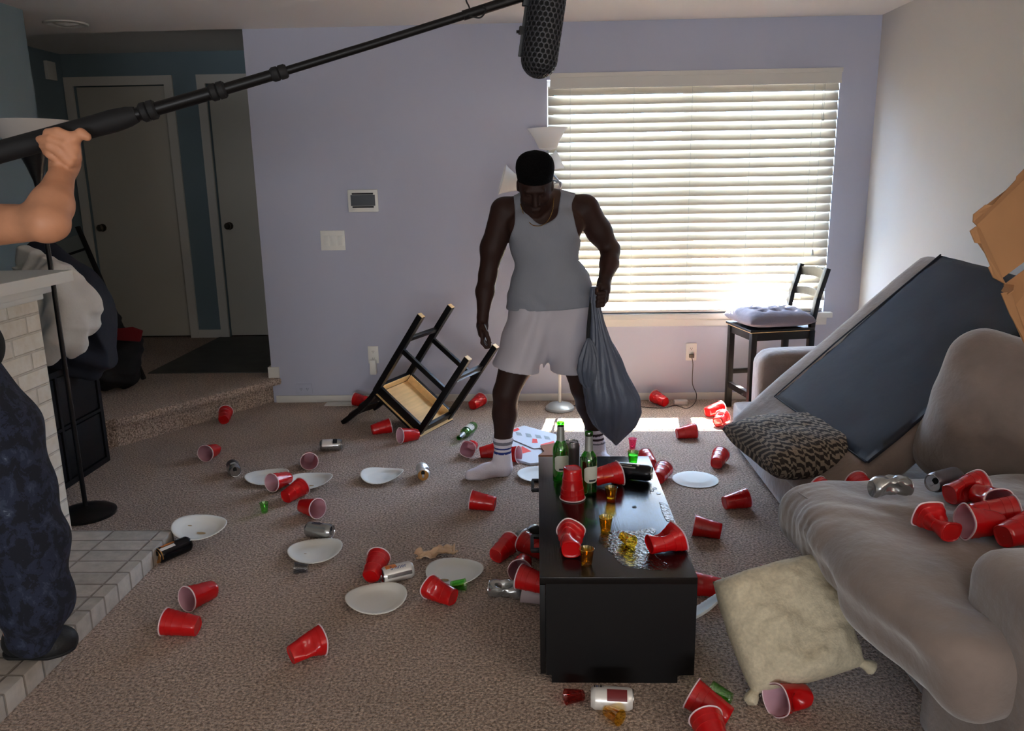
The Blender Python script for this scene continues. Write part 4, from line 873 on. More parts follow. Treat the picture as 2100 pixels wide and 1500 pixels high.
# ------------------------------------------------------------------ boom operator at the left edge
op = empty('person', (-1.62, 2.15, .073), label='person in navy camouflage trousers at left edge gripping the boom pole', cat='person')
c = Clay((-2.00, 1.72, .08), (-1.05, 2.42, 1.80), .005)
HCx = gy(128, 285, 2.03)        # fist on the pole
el = gy(95, 456, 1.86); wri = gy(131, 345, 2.02); sh = Vector((-1.60, 2.0, 1.40))
c.ell((-1.74, 2.06, 1.22), (.12, .19, .24), k=.04); c.ell((-1.74, 2.07, .98), (.12, .17, .2), k=.05)
c.chain([(-1.74, 1.90, 1.42), (-1.74, 2.2, 1.42)], [.07, .07], .05); c.cone((-1.74, 2.06, 1.42), (-1.72, 2.06, 1.52), .06, .055, .03)
c.ell((-1.70, 2.06, 1.64), (.10, .078, .125), k=.03); c.ell((-1.60, 2.06, 1.62), (.02, .014, .02), k=.015)
c.ell((-1.62, 2.03, 1.655), (.012, .012, .008), k=.004); c.ell((-1.62, 2.09, 1.655), (.012, .012, .008), k=.004); c.ell((-1.71, 2.14, 1.64), (.02, .01, .03), k=.006); c.ell((-1.71, 1.98, 1.64), (.02, .01, .03), k=.006)
c.cone((-1.72, 2.0, 1.42), tuple(sh), .07, .062, .04)
c.chain([tuple(sh), tuple(sh.lerp(el, .55)), tuple(el)], [.062, .053, .040], .03)
c.chain([tuple(el), tuple(el.lerp(wri, .3)), tuple(wri)], [.041, .044, .0265], .025)
c.cone(tuple(el+Vector((.0, .0, -.012))), tuple(el+Vector((.018, .01, -.008))), .028, .026, .02)
# other arm, forward on the pole outside the frame
c.chain([(-1.74, 2.22, 1.40), (-1.62, 2.30, 1.30), (-1.52, 2.16, 1.44), (-1.50, 2.04, 1.53)], [.06, .045, .035, .03], .03)
# hips and legs
c.cone((-1.74, 2.0, .90), (-1.72, 2.14, .90), .12, .12, .05)
c.chain([(-1.70, 2.18, .88), (-1.62, 2.2, .50), (-1.62, 2.2, .16)], [.10, .06, .04], .03); c.chain([(-1.74, 1.98, .88), (-1.74, 1.96, .5), (-1.74, 1.94, .16)], [.10, .06, .04], .03)
# hand: palm behind pole, fingers wrapped over it
pd = (gy(1000, 13, 2.25)-gy(0, 312, 2.0)).normalized()
pc = gy(132, 272, 2.035)
upv = Vector((0, 0, 1)); upv = (upv-pd*upv.dot(pd)).normalized(); fr = pd.cross(upv).normalized()
if fr.y > 0: fr = -fr       # towards the camera
def hpnt(a, b, d): return tuple(pc+pd*a+upv*b+fr*d)
hq = lambda u, v, y=2.0: tuple(gy(u, v, y))
c.chain([tuple(wri), hq(134, 330, 2.02), hq(138, 312, 2.02)], [.0275, .030, .028], .02)
c.cone(hq(120, 322, 2.03), hq(118, 305, 2.045), .020, .018, .015)
c.chain([hq(148, 322, 2.005), hq(150, 306, 2.0)], [.022, .018], .012)
for P_, r in (([(153, 306, 1.995), (146, 282, 1.985), (118, 270, 1.98), (97, 272, 1.985)], .0118), ([(150, 322, 1.99), (132, 296, 1.978), (104, 286, 1.975), (82, 286, 1.985)], .0118),
              ([(144, 334, 1.99), (122, 312, 1.978), (102, 301, 1.975), (88, 300, 1.985)], .0110), ([(134, 342, 2.0), (116, 326, 1.985), (101, 317, 1.98), (93, 312, 1.99)], .0098)):
    c.chain([hq(*p) for p in P_], [r*1.12, r*1.05, r*.97, r*.85], .003)
c.chain([hq(146, 306, 2.01), hq(153, 284, 1.99), hq(166, 274, 1.985), hq(179, 281, 1.985)], [.0165, .0145, .0125, .0105], .006)
adopt(c.mesh('body', M['skin2'], op, 1), op)
c = Clay((-2.02, 1.78, .07), (-1.32, 2.42, 1.16), .0068)
c.cone((-1.74, 2.0, .93), (-1.70, 2.14, .93), .135, .135, .05)
c.chain([(-1.66, 2.18, .98), (-1.575, 2.195, .80), (-1.555, 2.195, .60), (-1.535, 2.19, .45), (-1.545, 2.195, .26), (-1.57, 2.2, .14)], [.115, .112, .106, .104, .098, .076], .04)
c.chain([(-1.76, 1.98, .93), (-1.77, 1.96, .55), (-1.77, 1.94, .14)], [.125, .11, .085], .03)
c.warp(lambda x, y, z: .003*np.sin(30*z+12*y+2*np.sin(20*x))+.004*np.sin(60*z+10*x)*np.clip((.30-z)*6, 0, 1)); c.cut((0, 0, .095), (0, 0, -1)); c.cut((0, 0, 1.05), (0, 0, 1))
adopt(c.mesh('camouflage_trousers', M['camo'], op, 1), op)
c = Clay((-2.02, 1.72, .86), (-1.42, 2.42, 1.52), .008)
c.ell((-1.74, 2.06, 1.22), (.135, .205, .26), k=.04); c.ell((-1.73, 2.07, 1.02), (.15, .19, .2), k=.05); c.chain([(-1.74, 1.88, 1.42), (-1.74, 2.24, 1.42)], [.085, .085], .05); c.cone((-1.7, 2.15, 1.10), (-1.62, 2.18, 1.06), .10, .10, .05)
c.cone((-1.74, 1.96, 1.42), (-1.64, 1.98, 1.41), .085, .082, .04); c.cone((-1.74, 2.2, 1.42), (-1.68, 2.25, 1.36), .08, .075, .04)
c.ell((-1.70, 2.06, 1.50), (.07, .075, .08), k=.01, mode='sub'); c.cut((0, 0, .965), (.15, 0, -1))
adopt(c.mesh('shirt', M['olive'], op, 1), op)
c = Clay((-1.85, 1.99, 1.52), (-1.58, 2.13, 1.80), .006); c.ell((-1.715, 2.06, 1.675), (.108, .086, .115), k=.01); c.cut((-1.645, 0, 1.68), (1, 0, -.4)); c.cut((0, 0, 1.60), (0, 0, -1))
adopt(c.mesh('hair', M['hair'], op, 1), op)
for (x, y, tx, ty) in ((-1.63, 2.21, -1.475, 2.225), (-1.80, 1.94, -1.66, 1.90)):
    c = Clay((x-.12, y-.12, .06), (tx+.10, max(y, ty)+.12, .24), .005)
    c.chain([(x, y, .115), ((x+tx)/2+.02, (y+ty)/2, .108), (tx-.035, ty, .098)], [.046, .046, .040], .03); c.cone((tx-.05, ty-.012, .098), (tx-.03, ty+.015, .098), .042, .036, .03); c.cone((x+.015, y, .12), (x+.03, y, .19), .048, .052, .03)
    c.cut((0, 0, .0745), (0, 0, -1)); o = adopt(c.mesh('boot', M['boot'], op, 1), op)
    c = Clay((x-.12, y-.12, .06), (tx+.10, max(y, ty)+.12, .24), .005)
    c.chain([(x, y, .090), ((x+tx)/2+.02, (y+ty)/2, .090), (tx-.035, ty, .088)], [.050, .050, .046], .03); c.cut((0, 0, .0738), (0, 0, -1)); c.cut((0, 0, .086), (0, 0, 1)); so_ = c.mesh('sole', M['blackmatte'], o, 1)
    bpy.context.view_layer.update()

# boom pole with blimp
t = empty('boom_pole', tuple(gy(0, 312, 2.0)), label='black telescopic boom pole with perforated microphone basket crossing the room overhead', cat='boom pole')
def bp(u, v, y): return gy(u, v, y)
def bl_(u): s = u/1050; return bp(u, 312-312*s+(8*math.sin(PI*s) if 0 < s < 1 else 0), 2.0+.27*s)
bm = bmesh.new(); tube(bm, [bl_(-260), bl_(0), bl_(200)], .0265, 24); adopt(obj('foam_grip', bm, M['blackmatte'], t), t)
bm = bmesh.new(); P0 = [bl_(u) for u in (200, 216, 232, 248, 264, 280)]; tube(bm, P0, [.0265, .027, .0275, .026, .024, .019], 20); adopt(obj('foam_grip', bm, M['blackmatte'], t), t)
for a, b, r in ((275, 450, .0165), (445, 580, .0140), (570, 960, .0105), (950, 1085, .0125)):
    bm = bmesh.new(); tube(bm, [bl_(a), bl_((a+b)/2), bl_(b)], r, 20); adopt(obj('pole_section', bm, M['black'], t), t)
for u, r in ((305, .024), (447, .0215), (573, .018)):
    bm = bmesh.new(); tube(bm, [bl_(u-17), bl_(u-13), bl_(u-3), bl_(u-1), bl_(u+1), bl_(u+12), bl_(u+16)], [r*.8, r, r, r*.85, r, r, r*.8], 20); adopt(obj('collar', bm, M['blackmatte'], t), t)
bm = bmesh.new(); tube(bm, spline([bp(960, 30, 2.25), bp(966, 33, 2.22), bp(985, 36, 2.21), bp(996, 22, 2.22), bp(990, 12, 2.25)], 8), .0022, 8)
tube(bm, spline([bp(958, -20, 2.26), bp(956, 0, 2.24), bp(962, 14, 2.24), bp(966, 30, 2.24)], 6), .0022, 8); adopt(obj('cable', bm, M['blackmatte'], t), t)
top, bot = bp(1124, -8, 2.27), bp(1106, 122, 2.27); ax = (top-bot).normalized(); top = bot+ax*.36
q = ax.to_track_quat('Z', 'Y').to_matrix().to_4x4()
bs = adopt(obj('microphone_basket', (lambda bm: (lathe(bm, [(.0005, -.0465), (.017, -.0433), (.031, -.0345), (.0415, -.021), (.0450, -.010), (.0465, 0), (.0465, .28), (.0465, .36)], 48), bm)[1])(bmesh.new()), mat('basket_liner', (5, 5, 6), .9), t), t)
bs.data.transform(T(bot) @ q)
# honeycomb shell wrapped round the liner
bm = bmesh.new(); R_ = .0490; na = 21; step = 2*PI*R_/na; rows = int(.36/(step*.866))
def sph(a, s):  # s along the axis from the bottom pole
    q0 = R_*PI/2
    if s < q0: f = s/R_; return Vector((R_*math.sin(f)*math.cos(a), R_*math.sin(f)*math.sin(a), -R_*math.cos(f)))
    return Vector((R_*math.cos(a), R_*math.sin(a), s-q0))
for i in range(int((.36+R_*PI/2)/(step*.866))):
    s0 = R_*.35+i*step*.866
    for k in range(na):
        a0 = 2*PI*(k+.5*(i % 2))/na; hx = []; ho = []
        for j in range(6):
            an = PI/6+j*PI/3; sc_ = step*.5774; sh_ = math.sin(min(s0/R_, PI/2)); fac = max(sh_, .18)
            hx.append(bm.verts.new(sph(a0+math.cos(an)*sc_/R_, s0+math.sin(an)*sc_)))
            ho.append(bm.verts.new(sph(a0+math.cos(an)*sc_*.70/R_, s0+math.sin(an)*sc_*.70)))
        for j in range(6): bm.faces.new((hx[j], hx[(j+1) % 6], ho[(j+1) % 6], ho[j]))
bmesh.ops.remove_doubles(bm, verts=bm.verts, dist=.0004)
bmesh.ops.transform(bm, matrix=T(bot) @ q, verts=bm.verts); hs = adopt(obj('perforated_shell', bm, mat('basket_plastic', (44, 44, 48), .4), t, angle=180), t)
sm = hs.modifiers.new('thickness', 'SOLIDIFY'); sm.thickness = .0025
bm = bmesh.new(); sd = Vector((-1, 0, 0)); sd = (sd-ax*sd.dot(ax)).normalized()
bar(bm, bot+sd*.051-ax*.0, top+sd*.051, .006, .012, fr); bmesh.ops.translate(bm, vec=(0, 0, 0), verts=bm.verts); adopt(obj('spine_rail', bm, M['black'], t, bevel=.001), t)
bm = bmesh.new(); bar(bm, bot+sd*.056+ax*.055, bot+sd*.056+ax*.075, .014, .014, fr); tube(bm, [bot+sd*.060+ax*.062, bot+sd*.070+ax*.060], .004, 8); adopt(obj('latch', bm, M['black'], t), t)
bm = bmesh.new(); bar(bm, bot+sd*.054+ax*.125, bot+sd*.054+ax*.20, .02, .02, fr); bar(bm, bot+sd*.054+ax*.15, bl_(1075), .03, .025, fr); adopt(obj('shock_mount', bm, M['black'], t, bevel=.002), t)

# ------------------------------------------------------------------ red cups
CH, CR, CB = .118, .0475, .0315
CE = math.atan((CR-CB)/CH)
def cup_shape(dent=0, seed=0, off=0.0, sq=1.0):
    def f(p, a, r, z):
        k = max(0, 1-z/(CH*.55))*sq
        s = 1+.10*k*(max(abs(math.cos(2*(a-.39)))**3, 0)-.4)
        q = Vector((p.x*s, p.y*s, p.z))
        if dent:
            fz = math.exp(-((z-CH*.48)/(CH*.27))**2)
            for q_, (a0, am) in enumerate(((.4+seed, 1.0), (2.6+seed*1.7, .55), (4.4+seed, .35))):
                da = math.atan2(math.sin(a-a0), math.cos(a-a0)); g = math.exp(-(da/.62)**2)
                q.x -= math.cos(a0)*dent*am*g*fz*.030; q.y -= math.sin(a0)*dent*am*g*fz*.030
            cr = math.sin(3*a+seed*2+z*40)*.0018*dent*fz; q.x += math.cos(a)*cr; q.y += math.sin(a)*cr
            ov = 1+.16*dent*max(0, z/CH-.25)*math.cos(2*(a-seed)); ov2 = 1-.16*dent*max(0, z/CH-.25)*math.cos(2*(a-seed))
            q.x *= ov; q.y *= ov2
            q.z -= dent*.020*(z/CH)*(.5+.5*math.cos(a-seed-.5))
        return q
    return f
def make_cup(kind, seed=0):
    dent = {'whole': 0, 'dented': .75, 'crushed': 1.15}[kind]; sh = cup_shape(dent, seed)
    N = 48; bm = bmesh.new()
    prof = [(.0005, .003), (.022, .003), (CB-.004, .0025), (CB-.002, 0), (CB, .0015)]
    z = .006
    for (zz, st) in ((.012, 0), (.030, 0), (.040, .0), (.0405, .0012), (.052, 0), (.064, 0), (.076, 0), (.0765, .0012), (.088, 0), (.096, 0), (.0965, .001), (.106, 0), (.113, 0)):
        prof.append((CB+(CR-.002-CB)*zz/CH+st, zz))
    lathe(bm, prof, N, shape=sh); me1 = bpy.data.meshes.new('cup_wall')
    def fin(bm, m_, ang=50):
        bmesh.ops.recalc_face_normals(bm, faces=bm.faces); me = bpy.data.meshes.new('cup'); bm.to_mesh(me); bm.free(); me.polygons.foreach_set('use_smooth', [True]*len(me.polygons)); me.set_sharp_from_angle(angle=math.radians(ang)); me.materials.append(m_); return me
    w_ = fin(bm, M['red'])
    bm = bmesh.new(); lathe(bm, [(.0005, .0045), (CB-.006, .0042), (CB-.0028, .008)]+[(CB-.0022+(CR-.003-CB)*k/12, .008+(CH-.009)*k/12) for k in range(1, 13)], N, shape=sh); l_ = fin(bm, M['lining'])
    bm = bmesh.new(); n = 8; prof = [(CR-.0012+.0021*math.cos(2*PI*k/n), CH-.0022+.0021*math.sin(2*PI*k/n)) for k in range(n+1)]
    lathe(bm, prof, N, shape=sh); r_ = fin(bm, M['rim'])
    return w_, l_, r_
CUPS = {}
def cup(u, v, yaw, label, kind='whole', seed=0, z=0.0, roll=0, el=None, zc=None, grp='red party cups strewn about', y=None, tint=None):
    key = (kind, seed)
    if key not in CUPS: CUPS[key] = make_cup(kind, seed)
    el = CE if el is None else math.radians(el); a = math.radians(yaw)
    d = Vector((math.cos(a)*math.cos(el), math.sin(a)*math.cos(el), math.sin(el)))
    hc = z+.044 if zc is None else zc
    ctr = gz(u, v, hc)
    base = ctr-d*CH/2
    if zc is None: base.z = z+CB*math.cos(el)*(1.0)+.001+(CH*math.sin(-el) if el < 0 else 0)
    mt_ = d.to_track_quat('Z', 'Y').to_matrix().to_4x4(); mt_.translation = base; mt_ = mt_ @ Matrix.Rotation(math.radians(roll), 4, 'Z')
    t = empty('red_cup', mtx=mt_, label=label, cat='cup', group=grp)
    for nme, me in zip(('cup_wall', 'lining', 'rim'), CUPS[key]):
        o = bpy.data.objects.new(nme, me); C.objects.link(o); o.parent = t
    return t
cup(461, 853, 103, 'red cup lying against the landing step riser at left', el=12)
cup(432, 925, -97, 'red cup mouth toward camera, alone left of a silver can')
cup(634, 941, -74, 'red cup mouth toward camera just below the beige printed can')
cup(574, 984, -116, 'red cup mouth toward camera lying on the left one of two overlapping plates', z=.012)
cup(603, 1007, 62, 'glossy red cup base toward camera overlapping the right paper plate edge', roll=20)
cup(636, 1039, -38, 'red cup mouth to the right, above the plain silver can')
cup(742, 821, 165, 'red cup tucked behind the toppled stool at the baseboard')
cup(782, 876, 22, 'red cup lying under the backrest of the toppled stool')
cup(838, 891, -142, 'red cup mouth to the left under the seat edge of the toppled stool')
cup(978, 824, 62, 'bright red cup near the wall between toppled stool and man', roll=15)
cup(964, 917, -100, 'squashed red cup pink mouth up, left of the striped sock', 'dented', 1)
cup(1006, 924, 5, 'red cup directly behind the striped sock')
cup(1044, 931, -22, 'red cup peeking out right of the striped sock')
cup(990, 1028, 172, 'red cup lying just below the man\'s foot, rim to the left')
cup(1033, 1124, 58, 'red cup standing apart left of the coffee table drawers', roll=30)
cup(1094, 1120, 140, 'dark red cup wedged against the table side below the handle', z=.01)
cup(1070, 1160, -96, 'red cup with pale mouth toward camera beside the table drawers')
cup(1095, 1190, 158, 'red cup resting on top of the frosted cup at table side', z=.065)
cup(769, 1163, 84, 'red cup standing mouth away beside the orange-printed can', el=14)
cup(903, 1212, 150, 'crumpled red cup overlapping the paper plate right of the orange-printed can', 'dented', 2, roll=40)
cup(631, 1325, 38, 'crumpled red cup alone on the carpet at bottom left centre', 'dented', 3, roll=70)
cup(371, 1278, 178, 'red cup on its side nearest the hearth, rim left')
cup(410, 1217, -118, 'red cup mouth toward camera just behind the one nearest the hearth', roll=10)
TZt = TZ
cup(1245, 973, 8, 'crushed red cup on the table beside the black can', 'dented', 4, z=TZt, roll=120)
cup(1171, 1104, 88, 'crushed red cup base toward camera at the left front of the table', 'dented', 5, z=TZt, roll=200)
cup(1366, 1104, 18, 'bent red cup at the right front edge of the table in the spill', 'crushed', 6, z=TZt, roll=60)
cup(1353, 818, 122, 'bright red cup by the baseboard beside the adapter under the window')
cup(1465, 840, 28, 'sunlit red cup by the upright stool leg, rear of two', roll=10)
cup(1478, 858, 60, 'sunlit red cup by the sofa corner, front of two', 'dented', 1)
cup(1408, 885, 6, 'red cup in front of the sunlit patch, base left')
cup(1474, 940, 66, 'glossy red cup left of the patterned pillow', roll=20)
cup(1356, 970, 66, 'glossy red cup beside the far right corner of the table', roll=10)
cup(1329, 944, 105, 'red cup mostly hidden behind the far table corner')
cup(1510, 1025, 12, 'red cup beside the sofa base, base to the left')
cup(1450, 1082, 165, 'red cup right of the table middle, rim to the left')
cup(1447, 1199, 176, 'red cup against the table side above the propped plate')
cup(1550, 1191, 25, 'dark red cup tucked behind the cream pillow', 'dented', 2)
cup(1455, 1452, 148, 'large red cup rim left, rear of two at the bottom edge', roll=20, el=20)
cup(1462, 1512, 100, 'red cup cut off by the bottom edge, front of two', el=16)
cup(1620, 1430, -157, 'red cup mouth to the left at the foot of the cream pillow', 'dented', 6)
SZ = .515
cup(1924, 1066, 100, 'crushed red cup nearest the front of the seat cushion', 'crushed', 7, z=SZ, roll=30, el=5)
cup(1980, 1003, 18, 'crumpled red cup behind the others beside the dark can', 'crushed', 3, z=SZ, roll=100)
cup(2030, 1022, -88, 'red cup on sofa with dented pink mouth toward camera', 'dented', 8, z=SZ+.01)
cup(2038, 1050, -8, 'red cup on sofa with mouth to the right edge', z=SZ)
cup(2010, 1069, -168, 'red cup on sofa with tall oval pink mouth facing left', 'dented', 6, z=SZ, roll=200)
cup(2092, 1086, 20, 'red cup cut off by the right edge on the sofa', z=SZ)
cup(1772, 1004, 100, 'red cup half hidden behind the seat cushion near the dark gap', z=.30, zc=.345)
cup(1700, 1014, 120, 'sliver of red cup under the patterned pillow edge', z=.30, zc=.335)
# the upturned cup on the table
p = gz(1174, 1022, TZ); t = cup(1174, 1000, 0, 'upright red cup upside down on the table in front of bottles')
mt_ = Matrix.Rotation(PI, 4, 'X'); mt_.translation = (p.x, p.y+.0, TZ+CH+.0005); t.matrix_world = mt_

# frosted cup
t = empty('frosted_cup', label='frosted clear cup lying under a red cup at the table side', cat='cup'); mt_ = Vector((-.9, .2, CE)).normalized().to_track_quat('Z', 'Y').to_matrix().to_4x4(); p = gz(1095, 1226, .035); mt_.translation = p+Vector((.06, 0, 0)); t.matrix_world = mt_
bm = bmesh.new(); lathe(bm, [(.0005, .002), (.026, .002), (.028, 0), (.041, .10), (.042, .102), (.040, .102), (.027, .004), (.0005, .004)], 40, shape=lambda p, a, r, z: Vector((p.x*(1+.012*math.cos(20*a)), p.y*(1+.012*math.cos(20*a)), p.z))); obj('cup_wall', bm, M['frost'], t)

# ------------------------------------------------------------------ cans
def can(u, v, yaw, label, body='white', r=.033, h=.122, z=0, el=0, crush=0, seed=0, lid='alu', decor=None, roll=0, stand=False, text=None, zc=None):
    a = math.radians(yaw); e_ = math.radians(el); d = Vector((math.cos(a)*math.cos(e_), math.sin(a)*math.cos(e_), math.sin(e_)))
    if stand: d = Vector((0, 0, 1)); p = gz(u, v, z); base = Vector((p.x, p.y, z+.0005))
    else: ctr = gz(u, v, z+r*1.1 if zc is None else zc); base = ctr-d*h/2; base.z = (z+r+.0008 + (h*math.sin(-e_) if e_ < 0 else 0)) if zc is None else base.z
    mt_ = d.to_track_quat('Z', 'Y').to_matrix().to_4x4() @ Matrix.Rotation(math.radians(roll), 4, 'Z'); mt_.translation = base
    t = empty('drink_can', mtx=mt_, label=label, cat='can', group='drink cans')
    def sh(p, a, rr, zz):
        q_ = p.copy()
        if crush:
            f = math.exp(-((zz/h-.5)/.26)**2)
            for a0, am in ((seed, 1), (seed+2.3, .6), (seed+4.2, .45)):
                da = math.atan2(math.sin(a-a0), math.cos(a-a0)); g = math.exp(-(da/.55)**2); q_.x -= math.cos(a0)*crush*am*g*f*.026; q_.y -= math.sin(a0)*crush*am*g*f*.026
            q_ += Vector((math.cos(a), math.sin(a), 0))*(.0022*crush*f*math.sin(7*a+zz*160+seed))
            q_.x += .010*crush*math.sin(zz/h*PI)
        return q_
    prof = [(.0005, .008), (r*.5, .004), (r*.68, .0008), (r*.76, 0), (r*.82, .002), (r*.98, .010), (r, .014)]+[(r, .014+(h-.034)*k/14) for k in range(1, 15)]+[(r*.96, h-.012), (r*.84, h-.004), (r*.82, h-.0025)]
    bm = bmesh.new(); lathe(bm, prof, 40, shape=sh); b = obj('can_body', bm, CANS[body], t)
    bm = bmesh.new(); lathe(bm, [(r*.82, h-.003), (r*.85, h-.001), (r*.84, h), (r*.80, h-.0005), (r*.76, h-.004), (.0005, h-.004)], 40, shape=sh); ld = obj('lid', bm, M['golda'] if lid == 'gold' else M['alu'], t)
    bm = bmesh.new(); lathe(bm, [(.0005, h-.0034), (r*.20, h-.0034), (r*.30, h-.0035)], 20, shape=lambda p, a, rr, zz: Vector((p.x*1.0, p.y*1.3+r*.36, zz))); obj('opening', bm, M['aludark'], ld)
    bm = bmesh.new(); box(bm, -r*.15, r*.15, -r*.42, r*.12, h-.0032, h-.002); obj('pull_tab', bm, M['alu'], ld, bevel=.0004)
    if decor:
        for (a0, a1, z0, z1, mm) in decor:
            bm = bmesh.new(); n1, n2 = max(2, int(abs(a1-a0)/8)), max(2, int((z1-z0)*h/.006)); G = {}
            for i in range(n1+1):
                for j in range(n2+1):
                    aa = math.radians(a0+(a1-a0)*i/n1); zz = (z0+(z1-z0)*j/n2)*h; q_ = sh(Vector((r*math.cos(aa), r*math.sin(aa), zz)), aa % (2*PI) if False else aa, r, zz)
                    G[i, j] = bm.verts.new(q_+Vector((math.cos(aa), math.sin(aa), 0))*.0004)
            for i in range(n1):
                for j in range(n2): bm.faces.new((G[i, j], G[i+1, j], G[i+1, j+1], G[i, j+1]))
            obj('printed_panel', bm, mm, t)
    if text:
        s_, a0, z0, size, mm, vert = text
        cu = bpy.data.curves.new('lettering', 'FONT'); cu.body = s_; cu.size = size; cu.align_x = 'CENTER'; cu.align_y = 'CENTER'; cu.resolution_u = 3
        tmp = bpy.data.objects.new('lettering', cu); C.objects.link(tmp); dg = bpy.context.evaluated_depsgraph_get(); me = bpy.data.meshes.new_from_object(tmp.evaluated_get(dg)); bpy.data.objects.remove(tmp)
        for vv in me.vertices:
            x, y_ = vv.co.x, vv.co.y
            if vert: al, zz = math.radians(a0)+y_/r, z0*h-x
            else: al, zz = math.radians(a0)+x/r, z0*h+y_
            vv.co = (math.cos(al)*(r+.0006), math.sin(al)*(r+.0006), zz)
        link('lettering', me, mm, t)
    return t
# an up-facing azimuth for a can lying down: local X/Y that points to world +Z
def upaz(t):
    v = t.matrix_world.to_3x3().inverted() @ Vector((0, -.35, 1)); return math.degrees(math.atan2(v.y, v.x))
def can_dec(*a, **k):
    dec = k.pop('dec', []); tx = k.pop('tx', None)
    t = can(*a, **k); base = upaz(t)
    for o in list(t.children_recursive): bpy.data.objects.remove(o)
    lab = t['label']; bpy.data.objects.remove(t)
    k['decor'] = [(a0+base, a1+base, z0, z1, mm) for a0, a1, z0, z1, mm in dec]
    if tx: k['text'] = (tx[0], tx[1]+base, *tx[2:])
    return can(*a, **k)
can_dec(679, 912, 8, 'beige printed can lying beyond the two left cups', 'silver', dec=[(-75, 70, .12, .60, CANS['white']), (-20, 40, .55, .80, M['ink']), (-60, -25, .62, .82, CANS['white'])], roll=0)
can_dec(479, 960, -62, 'silver can pointing its end at the camera, left of the plates', 'silver', dec=[(-80, 60, .1, .5, CANS['grey']), (-30, 20, .52, .7, CANS['white'])])
can_dec(866, 966, -78, 'crushed white can with gold lid right of the curled plate', 'white', lid='gold', crush=.7, seed=1.0, dec=[(-120, -40, .1, .8, CANS['silver'])])
can_dec(655, 1087, -14, 'plain silver can just above a paper plate', 'silver', dec=[(-30, 0, .25, .6, CANS['grey']), (-28, -14, .3, .62, M['ink'])])
can_dec(355, 1127, -122, 'black and orange can leaning at the hearth corner', 'black', lid='gold', h=.15, dec=[(0, 70, .45, .85, ORANGE), (30, 55, .15, .5, CANS['grey']), (-30, -5, .5, .95, CANS['white']), (-90, 90, .93, .965, M['golda'])])
can_dec(815, 1173, -152, 'white can with orange print and blue lettering beside a red cup', 'white', dec=[(-10, 45, .55, .9, ORANGE), (-75, -50, .1, .9, CANS['silver'])], tx=('Shiner', -8, .50, .026, M['blueink'], True))
can(1036, 1208, 172, 'crushed silver can on the carpet left of the table front', 'silver', crush=1.3, seed=.6, roll=40)
can_dec(1255, 1431, -4, 'white and maroon can lying in front of the coffee table', 'white', dec=[(-10, 50, .38, .85, MAROON), (-75, -40, .6, .95, MAROON), (-60, -20, .08, .11, M['ink']), (-60, -20, .13, .16, M['blueink']), (-60, -20, .18, .20, M['ink']), (-60, -20, .22, .26, M['ink']), (-60, -20, .28, .29, M['ink']), (-75, -65, .1, .6, ORANGE)])
can(1172, 965, 0, 'grey can standing on the table behind the left bottle', 'grey', z=TZ, stand=True)
can_dec(1297, 966, -17, 'tall black can lying across the far right of the table', 'black', z=TZ, h=.152, r=.032, dec=[(20, 30, .1, .6, CANS['silver']), (4, 12, .2, .5, CANS['silver']), (-25, -15, .35, .75, CANS['silver']), (-12, 8, .62, .68, CANS['silver'])])
can(1826, 999, 8, 'crushed shiny gold and silver can on the seat cushion', 'silver', crush=1.2, seed=2.0, z=SZ, roll=90, lid='alu')
can(1938, 983, -152, 'dark can with its opened silver top toward the camera on the seat cushion', 'grey', z=SZ, roll=-40)
can(1082, 1097, 50, 'blue-silver can half hidden behind the table handle', 'silver', crush=.5, seed=3)

# clear crumpled cup in the sun patch
t = empty('clear_cup', label='crumpled clear plastic cup in the sunlit patch of carpet', cat='cup'); mt_ = Vector((.1, -.95, .12)).normalized().to_track_quat('Z', 'Y').to_matrix().to_4x4(); mt_.translation = gz(1149, 872, .04)+Vector((0, .05, 0)); t.matrix_world = mt_
bm = bmesh.new(); sh = cup_shape(1.0, 2); lathe(bm, [(.0005, .002), (.03, .002), (.031, 0)]+[(CB+(CR-CB)*k/10*.9, .1*k/10) for k in range(11)], 40, shape=sh); obj('cup_wall', bm, M['clearp'], t)

